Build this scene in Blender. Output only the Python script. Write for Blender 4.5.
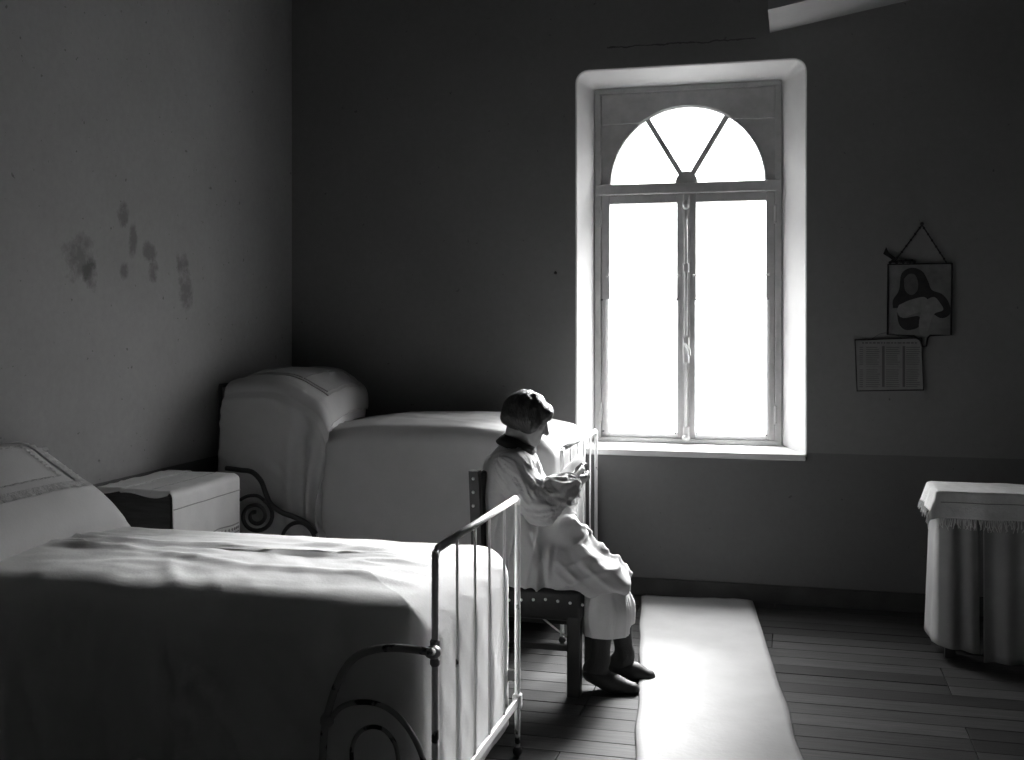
import bpy, bmesh, math, random
import numpy as np
from mathutils import Vector, Matrix, noise

for o in list(bpy.data.objects):
    bpy.data.objects.remove(o, do_unlink=True)
scene = bpy.context.scene
COL = scene.collection
random.seed(7)

# ------------------------------------------------------------------ camera
FPX, CX, HZ, CAMZ = 1100.0, 512.0, 320.0, 1.5
TH = math.radians(14.4)
cd = bpy.data.cameras.new('camera')
cam = bpy.data.objects.new('camera', cd)
COL.objects.link(cam)
cam.location = (0, 0, CAMZ)
cam.rotation_euler = (math.pi / 2, 0, TH)
cd.sensor_width = 36.0
cd.lens = 36.0 * FPX / 1024.0
cd.shift_y = -(380.0 - HZ) / 1024.0
cd.clip_start = 0.05
scene.camera = cam

# ------------------------------------------------------------------ sky, exposure
world = bpy.data.worlds.new('overcast_sky')
scene.world = world
world.use_nodes = True
bg = world.node_tree.nodes['Background']
bg.inputs['Color'].default_value = (1, 1, 1, 1)
bg.inputs['Strength'].default_value = 20.0
# overcast sky, much brighter overhead than at the horizon, the same all round
_nt = world.node_tree
_tc = _nt.nodes.new('ShaderNodeTexCoord'); _sp = _nt.nodes.new('ShaderNodeSeparateXYZ'); _mr = _nt.nodes.new('ShaderNodeMapRange')
_mr.inputs['From Min'].default_value = 0.0; _mr.inputs['From Max'].default_value = 1.0
_mr.inputs['To Min'].default_value = 0.05; _mr.inputs['To Max'].default_value = 1.5
_cc = _nt.nodes.new('ShaderNodeCombineColor')
_nt.links.new(_tc.outputs['Generated'], _sp.inputs[0]); _nt.links.new(_sp.outputs['Z'], _mr.inputs['Value'])
for _i in range(3): _nt.links.new(_mr.outputs[0], _cc.inputs[_i])
_nt.links.new(_cc.outputs[0], bg.inputs['Color'])
# sun behind thin cloud: a wide soft disc, high and a little to the right of the window
sl_ = bpy.data.lights.new('hazy_sun', 'SUN'); sl_.energy = 24.0; sl_.angle = math.radians(26)
so_ = bpy.data.objects.new('hazy_sun', sl_); COL.objects.link(so_)
_az, _el = math.radians(12), math.radians(31)
so_.rotation_euler = Vector((-math.sin(_az) * math.cos(_el), -math.cos(_az) * math.cos(_el), -math.sin(_el))).to_track_quat('-Z', 'Y').to_euler()
scene.view_settings.view_transform = 'Standard'
scene.view_settings.look = 'None'
scene.view_settings.gamma = 1.0
scene.view_settings.use_curve_mapping = False
scene.view_settings.exposure = 0.7
# sampling portal in the window opening (guides sky sampling, emits nothing itself)
pl = bpy.data.lights.new('window_portal', 'AREA')
pl.shape = 'RECTANGLE'; pl.size = 1.05; pl.size_y = 2.02
pl.cycles.is_portal = True
po = bpy.data.objects.new('window_portal', pl)
COL.objects.link(po)
po.location = (-0.585, 6.42, 1.81)
po.rotation_euler = (-math.pi / 2, 0, 0)

# ------------------------------------------------------------------ pixel -> place
FW = Vector((-math.sin(TH), math.cos(TH), 0)); RT = Vector((math.cos(TH), math.sin(TH), 0)); UP = Vector((0, 0, 1))
def ray(px, py):
    return FW + RT * ((px - CX) / FPX) + UP * ((HZ - py) / FPX)
def P(px, py, Y):
    d = ray(px, py); return Vector((0, 0, CAMZ)) + d * (Y / d.y)
def PZ(px, py, z=0.0):
    d = ray(px, py); return Vector((0, 0, CAMZ)) + d * ((z - CAMZ) / d.z)

# ------------------------------------------------------------------ materials
def mat(name, v, rough=0.7, var=0.0, vscale=6.0, bump=0.0, bscale=60.0, spec=0.3, metal=0.0, stretch=(1, 1, 1), sheen=0.0):
    m = bpy.data.materials.new(name); m.use_nodes = True
    nt = m.node_tree; b = nt.nodes['Principled BSDF']
    b.inputs['Base Color'].default_value = (v, v, v, 1)
    b.inputs['Roughness'].default_value = rough
    b.inputs['Metallic'].default_value = metal
    b.inputs['Specular IOR Level'].default_value = spec
    if sheen: b.inputs['Sheen Weight'].default_value = sheen
    if var or bump:
        tc = nt.nodes.new('ShaderNodeTexCoord'); mp = nt.nodes.new('ShaderNodeMapping')
        nt.links.new(tc.outputs['Object'], mp.inputs['Vector'])
        mp.inputs['Scale'].default_value = stretch
    if var:
        n = nt.nodes.new('ShaderNodeTexNoise'); n.inputs['Scale'].default_value = vscale
        n.inputs['Detail'].default_value = 6; n.inputs['Roughness'].default_value = 0.6
        nt.links.new(mp.outputs[0], n.inputs['Vector'])
        r = nt.nodes.new('ShaderNodeValToRGB')
        r.color_ramp.elements[0].position = 0.3; r.color_ramp.elements[1].position = 0.7
        lo, hi = v * (1 - var), min(1, v * (1 + var))
        r.color_ramp.elements[0].color = (lo, lo, lo, 1); r.color_ramp.elements[1].color = (hi, hi, hi, 1)
        nt.links.new(n.outputs['Fac'], r.inputs['Fac']); nt.links.new(r.outputs['Color'], b.inputs['Base Color'])
        m['ramp'] = r.name
    if bump:
        n2 = nt.nodes.new('ShaderNodeTexNoise'); n2.inputs['Scale'].default_value = bscale; n2.inputs['Detail'].default_value = 4
        nt.links.new(mp.outputs[0], n2.inputs['Vector'])
        bp = nt.nodes.new('ShaderNodeBump'); bp.inputs['Strength'].default_value = bump; bp.inputs['Distance'].default_value = 0.01
        nt.links.new(n2.outputs['Fac'], bp.inputs['Height']); nt.links.new(bp.outputs[0], b.inputs['Normal'])
    return m

def chipped_paint(name, v, dark, thr, scale=9.0):
    m = mat(name, v, rough=0.45, spec=0.4); nt = m.node_tree; b = nt.nodes['Principled BSDF']
    tc = nt.nodes.new('ShaderNodeTexCoord')
    n = nt.nodes.new('ShaderNodeTexNoise'); n.inputs['Scale'].default_value = scale; n.inputs['Detail'].default_value = 5
    nt.links.new(tc.outputs['Object'], n.inputs['Vector'])
    r = nt.nodes.new('ShaderNodeValToRGB'); r.color_ramp.interpolation = 'LINEAR'
    r.color_ramp.elements[0].position = thr - 0.012; r.color_ramp.elements[1].position = thr + 0.012
    r.color_ramp.elements[0].color = (v, v, v, 1); r.color_ramp.elements[1].color = (dark, dark, dark, 1)
    nt.links.new(n.outputs['Fac'], r.inputs['Fac']); nt.links.new(r.outputs[0], b.inputs['Base Color'])
    return m

def wall_material(name, up, low, dado, stains=(), axis=0, cracks=()):
    """painted plaster: pale above the dado line, darker oil paint below, blotches of flaked paint"""
    m = bpy.data.materials.new(name); m.use_nodes = True
    nt = m.node_tree; L = nt.links; b = nt.nodes['Principled BSDF']
    b.inputs['Specular IOR Level'].default_value = 0.3
    tc = nt.nodes.new('ShaderNodeTexCoord'); sp = nt.nodes.new('ShaderNodeSeparateXYZ')
    L.new(tc.outputs['Object'], sp.inputs[0])
    def math_(op, a, bb=None):
        n = nt.nodes.new('ShaderNodeMath'); n.operation = op
        for i, q in enumerate((a, bb)):
            if q is None: continue
            if isinstance(q, (int, float)): n.inputs[i].default_value = q
            else: L.new(q, n.inputs[i])
        return n.outputs[0]
    def noise_(scale, detail=6):
        n = nt.nodes.new('ShaderNodeTexNoise'); n.inputs['Scale'].default_value = scale; n.inputs['Detail'].default_value = detail
        n.inputs['Roughness'].default_value = 0.65
        L.new(tc.outputs['Object'], n.inputs['Vector']); return n.outputs['Fac']
    rag = noise_(16, 8)
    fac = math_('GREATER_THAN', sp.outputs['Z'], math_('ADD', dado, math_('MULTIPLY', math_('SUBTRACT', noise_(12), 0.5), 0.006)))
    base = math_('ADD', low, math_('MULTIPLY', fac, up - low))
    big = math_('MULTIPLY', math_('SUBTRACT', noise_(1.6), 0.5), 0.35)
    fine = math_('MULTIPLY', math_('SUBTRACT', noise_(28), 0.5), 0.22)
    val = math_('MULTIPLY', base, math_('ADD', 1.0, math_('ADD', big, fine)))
    # small dark flecks
    fl = math_('GREATER_THAN', noise_(26, 3), 0.70)
    val = math_('MULTIPLY', val, math_('SUBTRACT', 1.0, math_('MULTIPLY', fl, 0.45)))
    for (a, z, ra, rz) in stains:
        da = math_('DIVIDE', math_('SUBTRACT', sp.outputs[axis], a), ra)
        dz = math_('DIVIDE', math_('SUBTRACT', sp.outputs['Z'], z), rz)
        d = math_('ADD', math_('MULTIPLY', da, da), math_('MULTIPLY', dz, dz))
        d = math_('ADD', d, math_('MULTIPLY', math_('SUBTRACT', rag, 0.5), 5.0))
        s = nt.nodes.new('ShaderNodeMapRange'); s.inputs['From Min'].default_value = 0.2; s.inputs['From Max'].default_value = 1.3
        s.inputs['To Min'].default_value = 0.62; s.inputs['To Max'].default_value = 1.0
        L.new(d, s.inputs['Value']); val = math_('MULTIPLY', val, s.outputs[0])
    for (a, z, length, amp) in cracks:   # a wandering hairline crack
        w = math_('ADD', math_('MULTIPLY', math_('SUBTRACT', noise_(7), 0.5), amp), z)
        dd = math_('ABSOLUTE', math_('SUBTRACT', sp.outputs['Z'], w))
        near = math_('LESS_THAN', dd, 0.0035)
        inx = math_('LESS_THAN', math_('ABSOLUTE', math_('SUBTRACT', sp.outputs[axis], a)), length / 2)
        val = math_('MULTIPLY', val, math_('SUBTRACT', 1.0, math_('MULTIPLY', math_('MULTIPLY', near, inx), 0.6)))
    cb = nt.nodes.new('ShaderNodeCombineColor')
    for i in range(3): L.new(val, cb.inputs[i])
    L.new(cb.outputs[0], b.inputs['Base Color'])
    rg = math_('SUBTRACT', 0.85, math_('MULTIPLY', math_('SUBTRACT', 1.0, fac), 0.3)); L.new(rg, b.inputs['Roughness'])
    bp = nt.nodes.new('ShaderNodeBump'); bp.inputs['Strength'].default_value = 0.25; bp.inputs['Distance'].default_value = 0.006
    L.new(noise_(9, 8), bp.inputs['Height']); L.new(bp.outputs[0], b.inputs['Normal'])
    return m

def glass_material():
    m = bpy.data.materials.new('window_glass'); m.use_nodes = True; nt = m.node_tree
    nt.nodes.remove(nt.nodes['Principled BSDF']); out = nt.nodes['Material Output']
    t = nt.nodes.new('ShaderNodeBsdfTransparent'); g = nt.nodes.new('ShaderNodeBsdfGlossy'); g.inputs['Roughness'].default_value = 0.05
    t.inputs['Color'].default_value = (1, 1, 1, 1)
    x = nt.nodes.new('ShaderNodeMixShader'); x.inputs[0].default_value = 0.04
    nt.links.new(t.outputs[0], x.inputs[1]); nt.links.new(g.outputs[0], x.inputs[2]); nt.links.new(x.outputs[0], out.inputs['Surface'])
    return m

def sheer_material():
    m = bpy.data.materials.new('sheer_net'); m.use_nodes = True; nt = m.node_tree
    nt.nodes.remove(nt.nodes['Principled BSDF']); out = nt.nodes['Material Output']
    t = nt.nodes.new('ShaderNodeBsdfTransparent'); g = nt.nodes.new('ShaderNodeBsdfTranslucent')
    g.inputs['Color'].default_value = (.9, .9, .9, 1)
    x = nt.nodes.new('ShaderNodeMixShader'); x.inputs[0].default_value = 0.25
    nt.links.new(t.outputs[0], x.inputs[1]); nt.links.new(g.outputs[0], x.inputs[2]); nt.links.new(x.outputs[0], out.inputs['Surface'])
    return m

M = dict(
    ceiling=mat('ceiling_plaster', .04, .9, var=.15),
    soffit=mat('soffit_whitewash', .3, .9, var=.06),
    reveal=mat('reveal_whitewash', .60, .8, var=.04, bump=.1, bscale=12),
    frame=mat('window_paint', .45, .5, var=.12, vscale=14, spec=.3),
    iron=mat('dark_iron', .05, .5, metal=.3),
    brass=mat('pale_metal', .55, .4, metal=.2),
    baseboard=mat('dark_baseboard', .05, .6, var=.3),
    subfloor=mat('floor_joint', .01, .9),
    rug=mat('rug_canvas', .52, .95, var=.06, vscale=5, bump=.2, bscale=40),
    rug_edge=mat('rug_edge', .25, .95),
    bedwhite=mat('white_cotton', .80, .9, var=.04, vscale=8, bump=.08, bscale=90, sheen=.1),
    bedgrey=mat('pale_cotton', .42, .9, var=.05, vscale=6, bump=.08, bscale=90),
    pillow=mat('pillow_linen', .72, .9, var=.04, bump=.08, bscale=90),
    lace=mat('lace', .62, .9, var=.25, vscale=60, bump=.5, bscale=140),
    bedpaint=chipped_paint('white_bed_paint', .82, .04, .66),
    bedpaint2=chipped_paint('grey_bed_paint', .35, .03, .60),
    dark_unlit_iron=mat('black_unlit_bed_iron', .035, .5),  # black iron; on the far head frame the black is shade put into colour
    mattress=mat('mattress_ticking', .5, .9),
    darkwood=mat('dark_wood', .06, .5, var=.3, vscale=10, stretch=(1, 8, 8)),
    chairwood=mat('chair_wood', .018, .45, var=.3, vscale=14),
    leather=mat('chair_leather', .014, .5, bump=.2, bscale=50),
    stud=mat('brass_stud', .6, .3, metal=.8),
    runner=mat('runner_linen', .78, .9, var=.04, bump=.1, bscale=120),
    stitch=mat('runner_stitching', .40, .9),
    skirt=mat('curtain_cotton', .34, .9, var=.12, vscale=5),
    cover=mat('fringed_cotton', .72, .95, var=.1, vscale=20, bump=.2, bscale=120),
    skin=mat('skin', .17, .55, var=.08, vscale=20, spec=.35),
    hair=mat('dark_hair', .022, .45, var=.4, vscale=30, bump=.5, bscale=70, stretch=(3, 1, 1), spec=.4),
    smock=mat('smock_cotton', .38, .85, var=.05, vscale=8, bump=.12, bscale=110),
    under=mat('underskirt_cotton', .46, .85, var=.06, vscale=8, bump=.1, bscale=110),
    collar=mat('dark_collar', .012, .8),
    stocking=mat('dark_stocking', .03, .8, bump=.3, bscale=160),
    shoe=mat('dark_slipper', .02, .6),
    frameblack=mat('black_frame', .008, .5),
    p_bg=mat('print_ground', .16, .6, var=.25, vscale=18),
    p_dark=mat('print_dark', .022, .6, var=.3, vscale=25),
    p_mid=mat('print_mid', .09, .6, var=.2, vscale=25),
    p_pale=mat('print_pale', .20, .6, var=.2, vscale=25),
    calpaper=mat('calendar_paper', .22, .7, var=.08, vscale=20),
    calink=mat('calendar_ink', .10, .7),
    ground=mat('outside_ground', .09, .95, var=.1, vscale=.5),
    glass=glass_material(), sheer=sheer_material(),
)

def paper_material():
    m = mat('book_paper', .85, .8); nt = m.node_tree; b = nt.nodes['Principled BSDF']; out = nt.nodes['Material Output']
    t = nt.nodes.new('ShaderNodeBsdfTranslucent'); t.inputs['Color'].default_value = (.85, .85, .85, 1)
    x = nt.nodes.new('ShaderNodeMixShader'); x.inputs[0].default_value = .3
    nt.links.new(b.outputs[0], x.inputs[1]); nt.links.new(t.outputs[0], x.inputs[2]); nt.links.new(x.outputs[0], out.inputs['Surface'])
    return m
M['paper'] = paper_material()

# ------------------------------------------------------------------ object helpers
def link(o, parent=None):
    COL.objects.link(o)
    if parent is not None: o.parent = parent
    return o
def tag(o, label=None, cat=None, group=None, kind=None):
    if label: o['label'] = label
    if cat: o['category'] = cat
    if group: o['group'] = group
    if kind: o['kind'] = kind
    return o
def empty(name, loc=(0, 0, 0), rz=0):
    o = bpy.data.objects.new(name, None); o.location = loc; o.rotation_euler = (0, 0, rz); o.empty_display_size = .1
    return link(o)
def obj(name, bm, m, parent=None, smooth=False):
    """link a bmesh in world coordinates; a child keeps its world place under its parent"""
    me = bpy.data.meshes.new(name)
    bmesh.ops.recalc_face_normals(bm, faces=bm.faces)
    bm.to_mesh(me); bm.free()
    me.materials.append(M[m] if isinstance(m, str) else m)
    if smooth:
        for p in me.polygons: p.use_smooth = True
    o = bpy.data.objects.new(name, me); link(o)
    if parent is not None: adopt(o, parent)
    return o
def wm(o):
    m = o.matrix_basis.copy()
    return wm(o.parent) @ o.matrix_parent_inverse @ m if o.parent else m
def adopt(o, parent):
    o.parent = parent; o.matrix_parent_inverse = wm(parent).inverted()
def raw(name, verts, faces, m, parent=None, smooth=True):
    me = bpy.data.meshes.new(name); me.from_pydata([tuple(v) for v in verts], [], faces); me.update()
    me.materials.append(M[m] if isinstance(m, str) else m)
    if smooth: me.polygons.foreach_set('use_smooth', [True] * len(me.polygons))
    o = bpy.data.objects.new(name, me); link(o)
    if parent is not None: adopt(o, parent)
    return o
def box(bm, x0, x1, y0, y1, z0, z1, bev=0.0, rot=None):
    r = bmesh.ops.create_cube(bm, size=1.0)
    vs = r['verts']
    c = Vector(((x0 + x1) / 2, (y0 + y1) / 2, (z0 + z1) / 2))
    for v in vs:
        v.co = Vector((v.co.x * (x1 - x0), v.co.y * (y1 - y0), v.co.z * (z1 - z0)))
        if rot is not None: v.co = rot @ v.co
        v.co += c
    if bev > 0:
        es = list({e for v in vs for e in v.link_edges})
        bmesh.ops.bevel(bm, geom=es, offset=bev, segments=2, affect='EDGES', profile=0.5)
    return bm
def bx(*a, **k): return box(bmesh.new(), *a, **k)
def spline(pts, n=8):
    pts = [Vector(p) for p in pts]; out = []
    for i in range(len(pts) - 1):
        p0 = pts[max(i - 1, 0)]; p1 = pts[i]; p2 = pts[i + 1]; p3 = pts[min(i + 2, len(pts) - 1)]
        for k in range(n):
            t = k / n
            out.append(0.5 * ((2 * p1) + (p2 - p0) * t + (2 * p0 - 5 * p1 + 4 * p2 - p3) * t * t + (3 * p1 - p0 - 3 * p2 + p3) * t ** 3))
    out.append(pts[-1]); return out
def tube(bm, pts, r, sides=10, closed=False):
    pts = [Vector(p) for p in pts]; n = len(pts); rings = []
    prev = None
    for i, p in enumerate(pts):
        if closed: t = pts[(i + 1) % n] - pts[i - 1]
        else: t = pts[min(i + 1, n - 1)] - pts[max(i - 1, 0)]
        t.normalize()
        if prev is None:
            a = Vector((0, 0, 1)) if abs(t.z) < .9 else Vector((1, 0, 0)); u = t.cross(a).normalized()
        else:
            u = (prev - t * prev.dot(t))
            u = u.normalized() if u.length > 1e-6 else t.orthogonal().normalized()
        prev = u; w = t.cross(u)
        rr = r[i] if isinstance(r, (list, tuple)) else r
        rings.append([bm.verts.new(p + (u * math.cos(2 * math.pi * k / sides) + w * math.sin(2 * math.pi * k / sides)) * rr) for k in range(sides)])
    m = n if closed else n - 1
    for i in range(m):
        A, B = rings[i], rings[(i + 1) % n]
        for k in range(sides):
            bm.faces.new((A[k], A[(k + 1) % sides], B[(k + 1) % sides], B[k]))
    if not closed:
        bm.faces.new(rings[0][::-1]); bm.faces.new(rings[-1])
    return bm
def tb(*a, **k): return tube(bmesh.new(), *a, **k)
def ball(bm, c, r, seg=8, sc=(1, 1, 1)):
    g = bmesh.ops.create_uvsphere(bm, u_segments=seg, v_segments=max(5, seg // 2 + 1), radius=1.0)
    for v in g['verts']: v.co = Vector((v.co.x * r * sc[0], v.co.y * r * sc[1], v.co.z * r * sc[2])) + Vector(c)
    return bm
def prism(bm, poly, y0, y1):
    """polygon of (x, z) pushed through from y0 to y1"""
    a = [bm.verts.new((x, y0, z)) for x, z in poly]; b = [bm.verts.new((x, y1, z)) for x, z in poly]
    n = len(poly)
    bm.faces.new(a); bm.faces.new(b[::-1])
    for i in range(n): bm.faces.new((a[i], a[(i + 1) % n], b[(i + 1) % n], b[i]))
    return bm
def ring_fill(bm, outer, inner):
    edges = []
    for loop in (outer, inner):
        for i in range(len(loop)):
            e = bm.edges.get((loop[i], loop[(i + 1) % len(loop)])) or bm.edges.new((loop[i], loop[(i + 1) % len(loop)]))
            edges.append(e)
    bmesh.ops.triangle_fill(bm, use_beauty=True, use_dissolve=False, edges=edges)
def N3(x, y, z): return noise.noise(Vector((x, y, z)))

# ================================================================== THE ROOM
XL, XR, YB, YF, ZC = -2.89, 2.7, 6.0, -1.6, 3.55
DADO = 0.80
WX0, WX1, WZ0, WZ1 = -1.102, -0.067, 0.813, 2.81        # window frame opening
OX0, OX1, OZ0, OZ1 = -1.166, 0.052, 0.790, 2.872       # splayed opening on the room face

# stains on the left wall, from where they show in the photograph
def on_left(px, py):
    d = ray(px, py); p = Vector((0, 0, CAMZ)) + d * (XL / d.x); return p.y, p.z
st = []
for (px, py, rw, rh) in ((80, 258, .10, .10), (123, 215, .04, .055), (150, 252, .05, .05), (154, 272, .045, .05), (124, 270, .03, .045),
                         (133, 240, .03, .08), (182, 262, .05, .06), (186, 290, .06, .09), (90, 275, .05, .06)):
    y, z = on_left(px, py); st.append((y, z, rw, rh))
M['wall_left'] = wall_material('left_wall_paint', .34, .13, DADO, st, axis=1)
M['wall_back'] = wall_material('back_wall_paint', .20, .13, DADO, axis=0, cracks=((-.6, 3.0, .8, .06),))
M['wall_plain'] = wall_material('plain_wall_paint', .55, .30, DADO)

# floor with boards running along the window wall
fl = tag(obj('floor', bx(XL - .2, XR + .2, YF - .2, YB + .2, -.12, -.022), 'subfloor'), kind='structure')
def plank_material():
    m = bpy.data.materials.new('floorboard'); m.use_nodes = True; nt = m.node_tree; L = nt.links
    b = nt.nodes['Principled BSDF']
    oi = nt.nodes.new('ShaderNodeObjectInfo'); tc = nt.nodes.new('ShaderNodeTexCoord'); mp = nt.nodes.new('ShaderNodeMapping')
    mp.inputs['Scale'].default_value = (1.2, 22, 1)
    ad = nt.nodes.new('ShaderNodeVectorMath'); ad.operation = 'ADD'
    L.new(tc.outputs['Object'], ad.inputs[0]); L.new(oi.outputs['Location'], ad.inputs[1]); L.new(ad.outputs[0], mp.inputs['Vector'])
    n = nt.nodes.new('ShaderNodeTexNoise'); n.inputs['Scale'].default_value = 3; n.inputs['Detail'].default_value = 8; n.inputs['Roughness'].default_value = .7
    L.new(mp.outputs[0], n.inputs['Vector'])
    r = nt.nodes.new('ShaderNodeValToRGB'); r.color_ramp.elements[0].position = .3; r.color_ramp.elements[1].position = .75
    r.color_ramp.elements[0].color = (.02, .02, .02, 1); r.color_ramp.elements[1].color = (.07, .07, .07, 1)
    L.new(n.outputs['Fac'], r.inputs['Fac'])
    mr = nt.nodes.new('ShaderNodeMapRange'); mr.inputs['To Min'].default_value = .45; mr.inputs['To Max'].default_value = 1.35
    L.new(oi.outputs['Random'], mr.inputs['Value'])
    mx = nt.nodes.new('ShaderNodeMix'); mx.data_type = 'RGBA'; mx.blend_type = 'MULTIPLY'; mx.inputs['Factor'].default_value = 1
    L.new(r.outputs[0], mx.inputs['A'])
    cc = nt.nodes.new('ShaderNodeCombineColor')
    for i in range(3): L.new(mr.outputs[0], cc.inputs[i])
    L.new(cc.outputs[0], mx.inputs['B']); L.new(mx.outputs['Result'], b.inputs['Base Color'])
    rr = nt.nodes.new('ShaderNodeMapRange'); rr.inputs['To Min'].default_value = .5; rr.inputs['To Max'].default_value = .75
    L.new(n.outputs['Fac'], rr.inputs['Value']); L.new(rr.outputs[0], b.inputs['Roughness'])
    b.inputs['Specular IOR Level'].default_value = .12
    bp = nt.nodes.new('ShaderNodeBump'); bp.inputs['Strength'].default_value = .25; bp.inputs['Distance'].default_value = .004
    L.new(n.outputs['Fac'], bp.inputs['Height']); L.new(bp.outputs[0], b.inputs['Normal'])
    return m
PLM = plank_material()
PW = 0.1185
def plank_mesh(length):
    me_bm = bx(-length / 2, length / 2, -PW / 2 + .0016, PW / 2 - .0016, -.022, 0, bev=.002)
    me = bpy.data.meshes.new('plank'); me_bm.to_mesh(me); me_bm.free(); me.materials.append(PLM); return me
plank_meshes = {L_: plank_mesh(L_ - .003) for L_ in (1.4, 2.1, 2.79)}
y = YB - PW / 2; row = 0
while y > YF:
    lens = [(2.79, 2.79), (1.4, 2.1, 2.1), (2.1, 1.4, 2.1), (2.1, 2.1, 1.4)][(row * 7 + row // 3) % 4]
    x = XL
    for Ls in lens:
        Lu = Ls
        o = bpy.data.objects.new('plank', plank_meshes[Lu]); link(o, fl)
        o.location = (x + Lu / 2, y, random.uniform(-.0012, .0))
        o.rotation_euler = (random.uniform(-.008, .008), 0, 0)
        x += Lu
    y -= PW; row += 1

# window wall with its splayed opening
def rrect(x0, x1, z0, z1, r, n=7):
    """closed outline, square at the foot, rounded at the two upper corners"""
    pts = [(x0, z0), (x1, z0)]
    for i in range(n): a = i / (n - 1) * math.pi / 2; pts.append((x1 - r + r * math.cos(a), z1 - r + r * math.sin(a)))
    for i in range(n): a = math.pi / 2 + i / (n - 1) * math.pi / 2; pts.append((x0 + r + r * math.cos(a), z1 - r + r * math.sin(a)))
    return pts
def loop3(bm, pts, y): return [bm.verts.new((x, y, z)) for x, z in pts]
def skin_loops(bm, A, B):
    for i in range(len(A)): bm.faces.new((A[i], A[(i + 1) % len(A)], B[(i + 1) % len(B)], B[i]))
bm = bmesh.new()
outer = loop3(bm, [(XL - .2, -.12), (XR + .2, -.12), (XR + .2, ZC), (XL - .2, ZC)], YB)
outer2 = loop3(bm, [(XL - .2, -.12), (XR + .2, -.12), (XR + .2, ZC), (XL - .2, ZC)], YB + .42)
e = .012
l0 = loop3(bm, rrect(OX0 - e, OX1 + e, OZ0 - e, OZ1 + e, .06 + e), YB)
l1 = loop3(bm, rrect(OX0 - e * .3, OX1 + e * .3, OZ0 - e * .3, OZ1 + e * .3, .06 + e * .3), YB + .004)
l2 = loop3(bm, rrect(OX0, OX1, OZ0, OZ1, .06), YB + .014)
l3 = loop3(bm, rrect(WX0, WX1, WZ0, WZ1, .012), YB + .2)
l4 = loop3(bm, rrect(WX0, WX1, WZ0, WZ1, .012), YB + .42)
ring_fill(bm, outer, l0); ring_fill(bm, outer2, l4)
skin_loops(bm, outer, outer2)
rv = len(bm.faces)
skin_loops(bm, l0, l1); skin_loops(bm, l1, l2); skin_loops(bm, l2, l3); skin_loops(bm, l3, l4)
bm.faces.ensure_lookup_table()
for f in bm.faces[rv:]: f.material_index = 1
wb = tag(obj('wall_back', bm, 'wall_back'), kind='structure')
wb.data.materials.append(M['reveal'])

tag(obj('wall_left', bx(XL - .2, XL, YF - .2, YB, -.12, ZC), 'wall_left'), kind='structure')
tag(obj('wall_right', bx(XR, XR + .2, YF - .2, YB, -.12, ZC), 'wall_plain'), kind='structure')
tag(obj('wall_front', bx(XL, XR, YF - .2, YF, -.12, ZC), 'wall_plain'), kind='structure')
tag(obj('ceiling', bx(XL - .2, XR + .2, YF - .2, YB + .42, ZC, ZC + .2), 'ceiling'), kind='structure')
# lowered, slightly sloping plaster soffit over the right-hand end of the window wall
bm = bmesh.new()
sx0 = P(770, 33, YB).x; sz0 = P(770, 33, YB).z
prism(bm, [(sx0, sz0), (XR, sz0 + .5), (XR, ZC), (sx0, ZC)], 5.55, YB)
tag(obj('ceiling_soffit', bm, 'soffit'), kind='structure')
tag(obj('baseboard_back', bx(XL, XR, YB - .022, YB, 0, .095, bev=.004), 'baseboard'), kind='structure')
tag(obj('baseboard_left', bx(XL, XL + .022, YF, YB - .022, 0, .095, bev=.004), 'baseboard'), kind='structure')
tag(obj('ground', bx(-400, 400, YB + .43, 800, -3.4, -3.2), 'ground'), kind='structure')

# ------------------------------------------------------------------ window
win = tag(empty('window_1', (WX0 / 2 + WX1 / 2, YB + .2, WZ0)), kind='structure')
FY = YB + .2                                             # room face of the frame
WC = (WX0 + WX1) / 2
AZ, AR = 2.265, 0.43                                     # springing line and radius of the fanlight
fw = .035
bm = bmesh.new()
box(bm, WX0, WX0 + fw, FY - .015, FY + .07, WZ0, WZ1, .004)
box(bm, WX1 - fw, WX1, FY - .015, FY + .07, WZ0, WZ1, .004)
box(bm, WX0, WX0 + fw + .014, FY + .043, FY + .075, WZ0, WZ1); box(bm, WX1 - fw - .014, WX1, FY + .043, FY + .075, WZ0, WZ1)
box(bm, WX0, WX1, FY - .018, FY + .07, WZ1 - .028, WZ1, .004)
box(bm, WX0, WX1, FY - .022, FY + .07, WZ0, WZ0 + .022, .004)
obj('outer_frame', bm, 'frame', win)
bm = bmesh.new()                                         # spandrel board with the half-round light cut out
x0, x1, z0, z1 = WX0 + fw, WX1 - fw, AZ, WZ1 - .028
na = 33
arc = [(WC + AR * math.cos(math.pi * i / (na - 1)), AZ + AR * math.sin(math.pi * i / (na - 1))) for i in range(na)]
poly = [(x1, z0), (x1, z1), (x0, z1), (x0, z0)] + arc[::-1]
for yy in (FY + .012, FY + .05):
    vs = [bm.verts.new((x, yy, z)) for x, z in poly]
    bmesh.ops.triangulate(bm, faces=[bm.faces.new(vs)])
bm.verts.ensure_lookup_table(); n = len(poly)
for i in range(n): bm.faces.new((bm.verts[i], bm.verts[(i + 1) % n], bm.verts[n + (i + 1) % n], bm.verts[n + i]))
obj('spandrel', bm, 'frame', win)
bm = bmesh.new()                                         # raised top rail of the fanlight, cut by the arch crown
zr = 2.61
a0 = math.asin((zr - AZ) / AR)
arc2 = [(WC + (AR + .004) * math.cos(a0 + (math.pi - 2 * a0) * i / 20), AZ + (AR + .004) * math.sin(a0 + (math.pi - 2 * a0) * i / 20)) for i in range(21)]
poly = [(x1 - .004, zr), (x1 - .004, z1 - .004), (x0 + .004, z1 - .004), (x0 + .004, zr)] + arc2[::-1]
n = len(poly); rings = []
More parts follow.
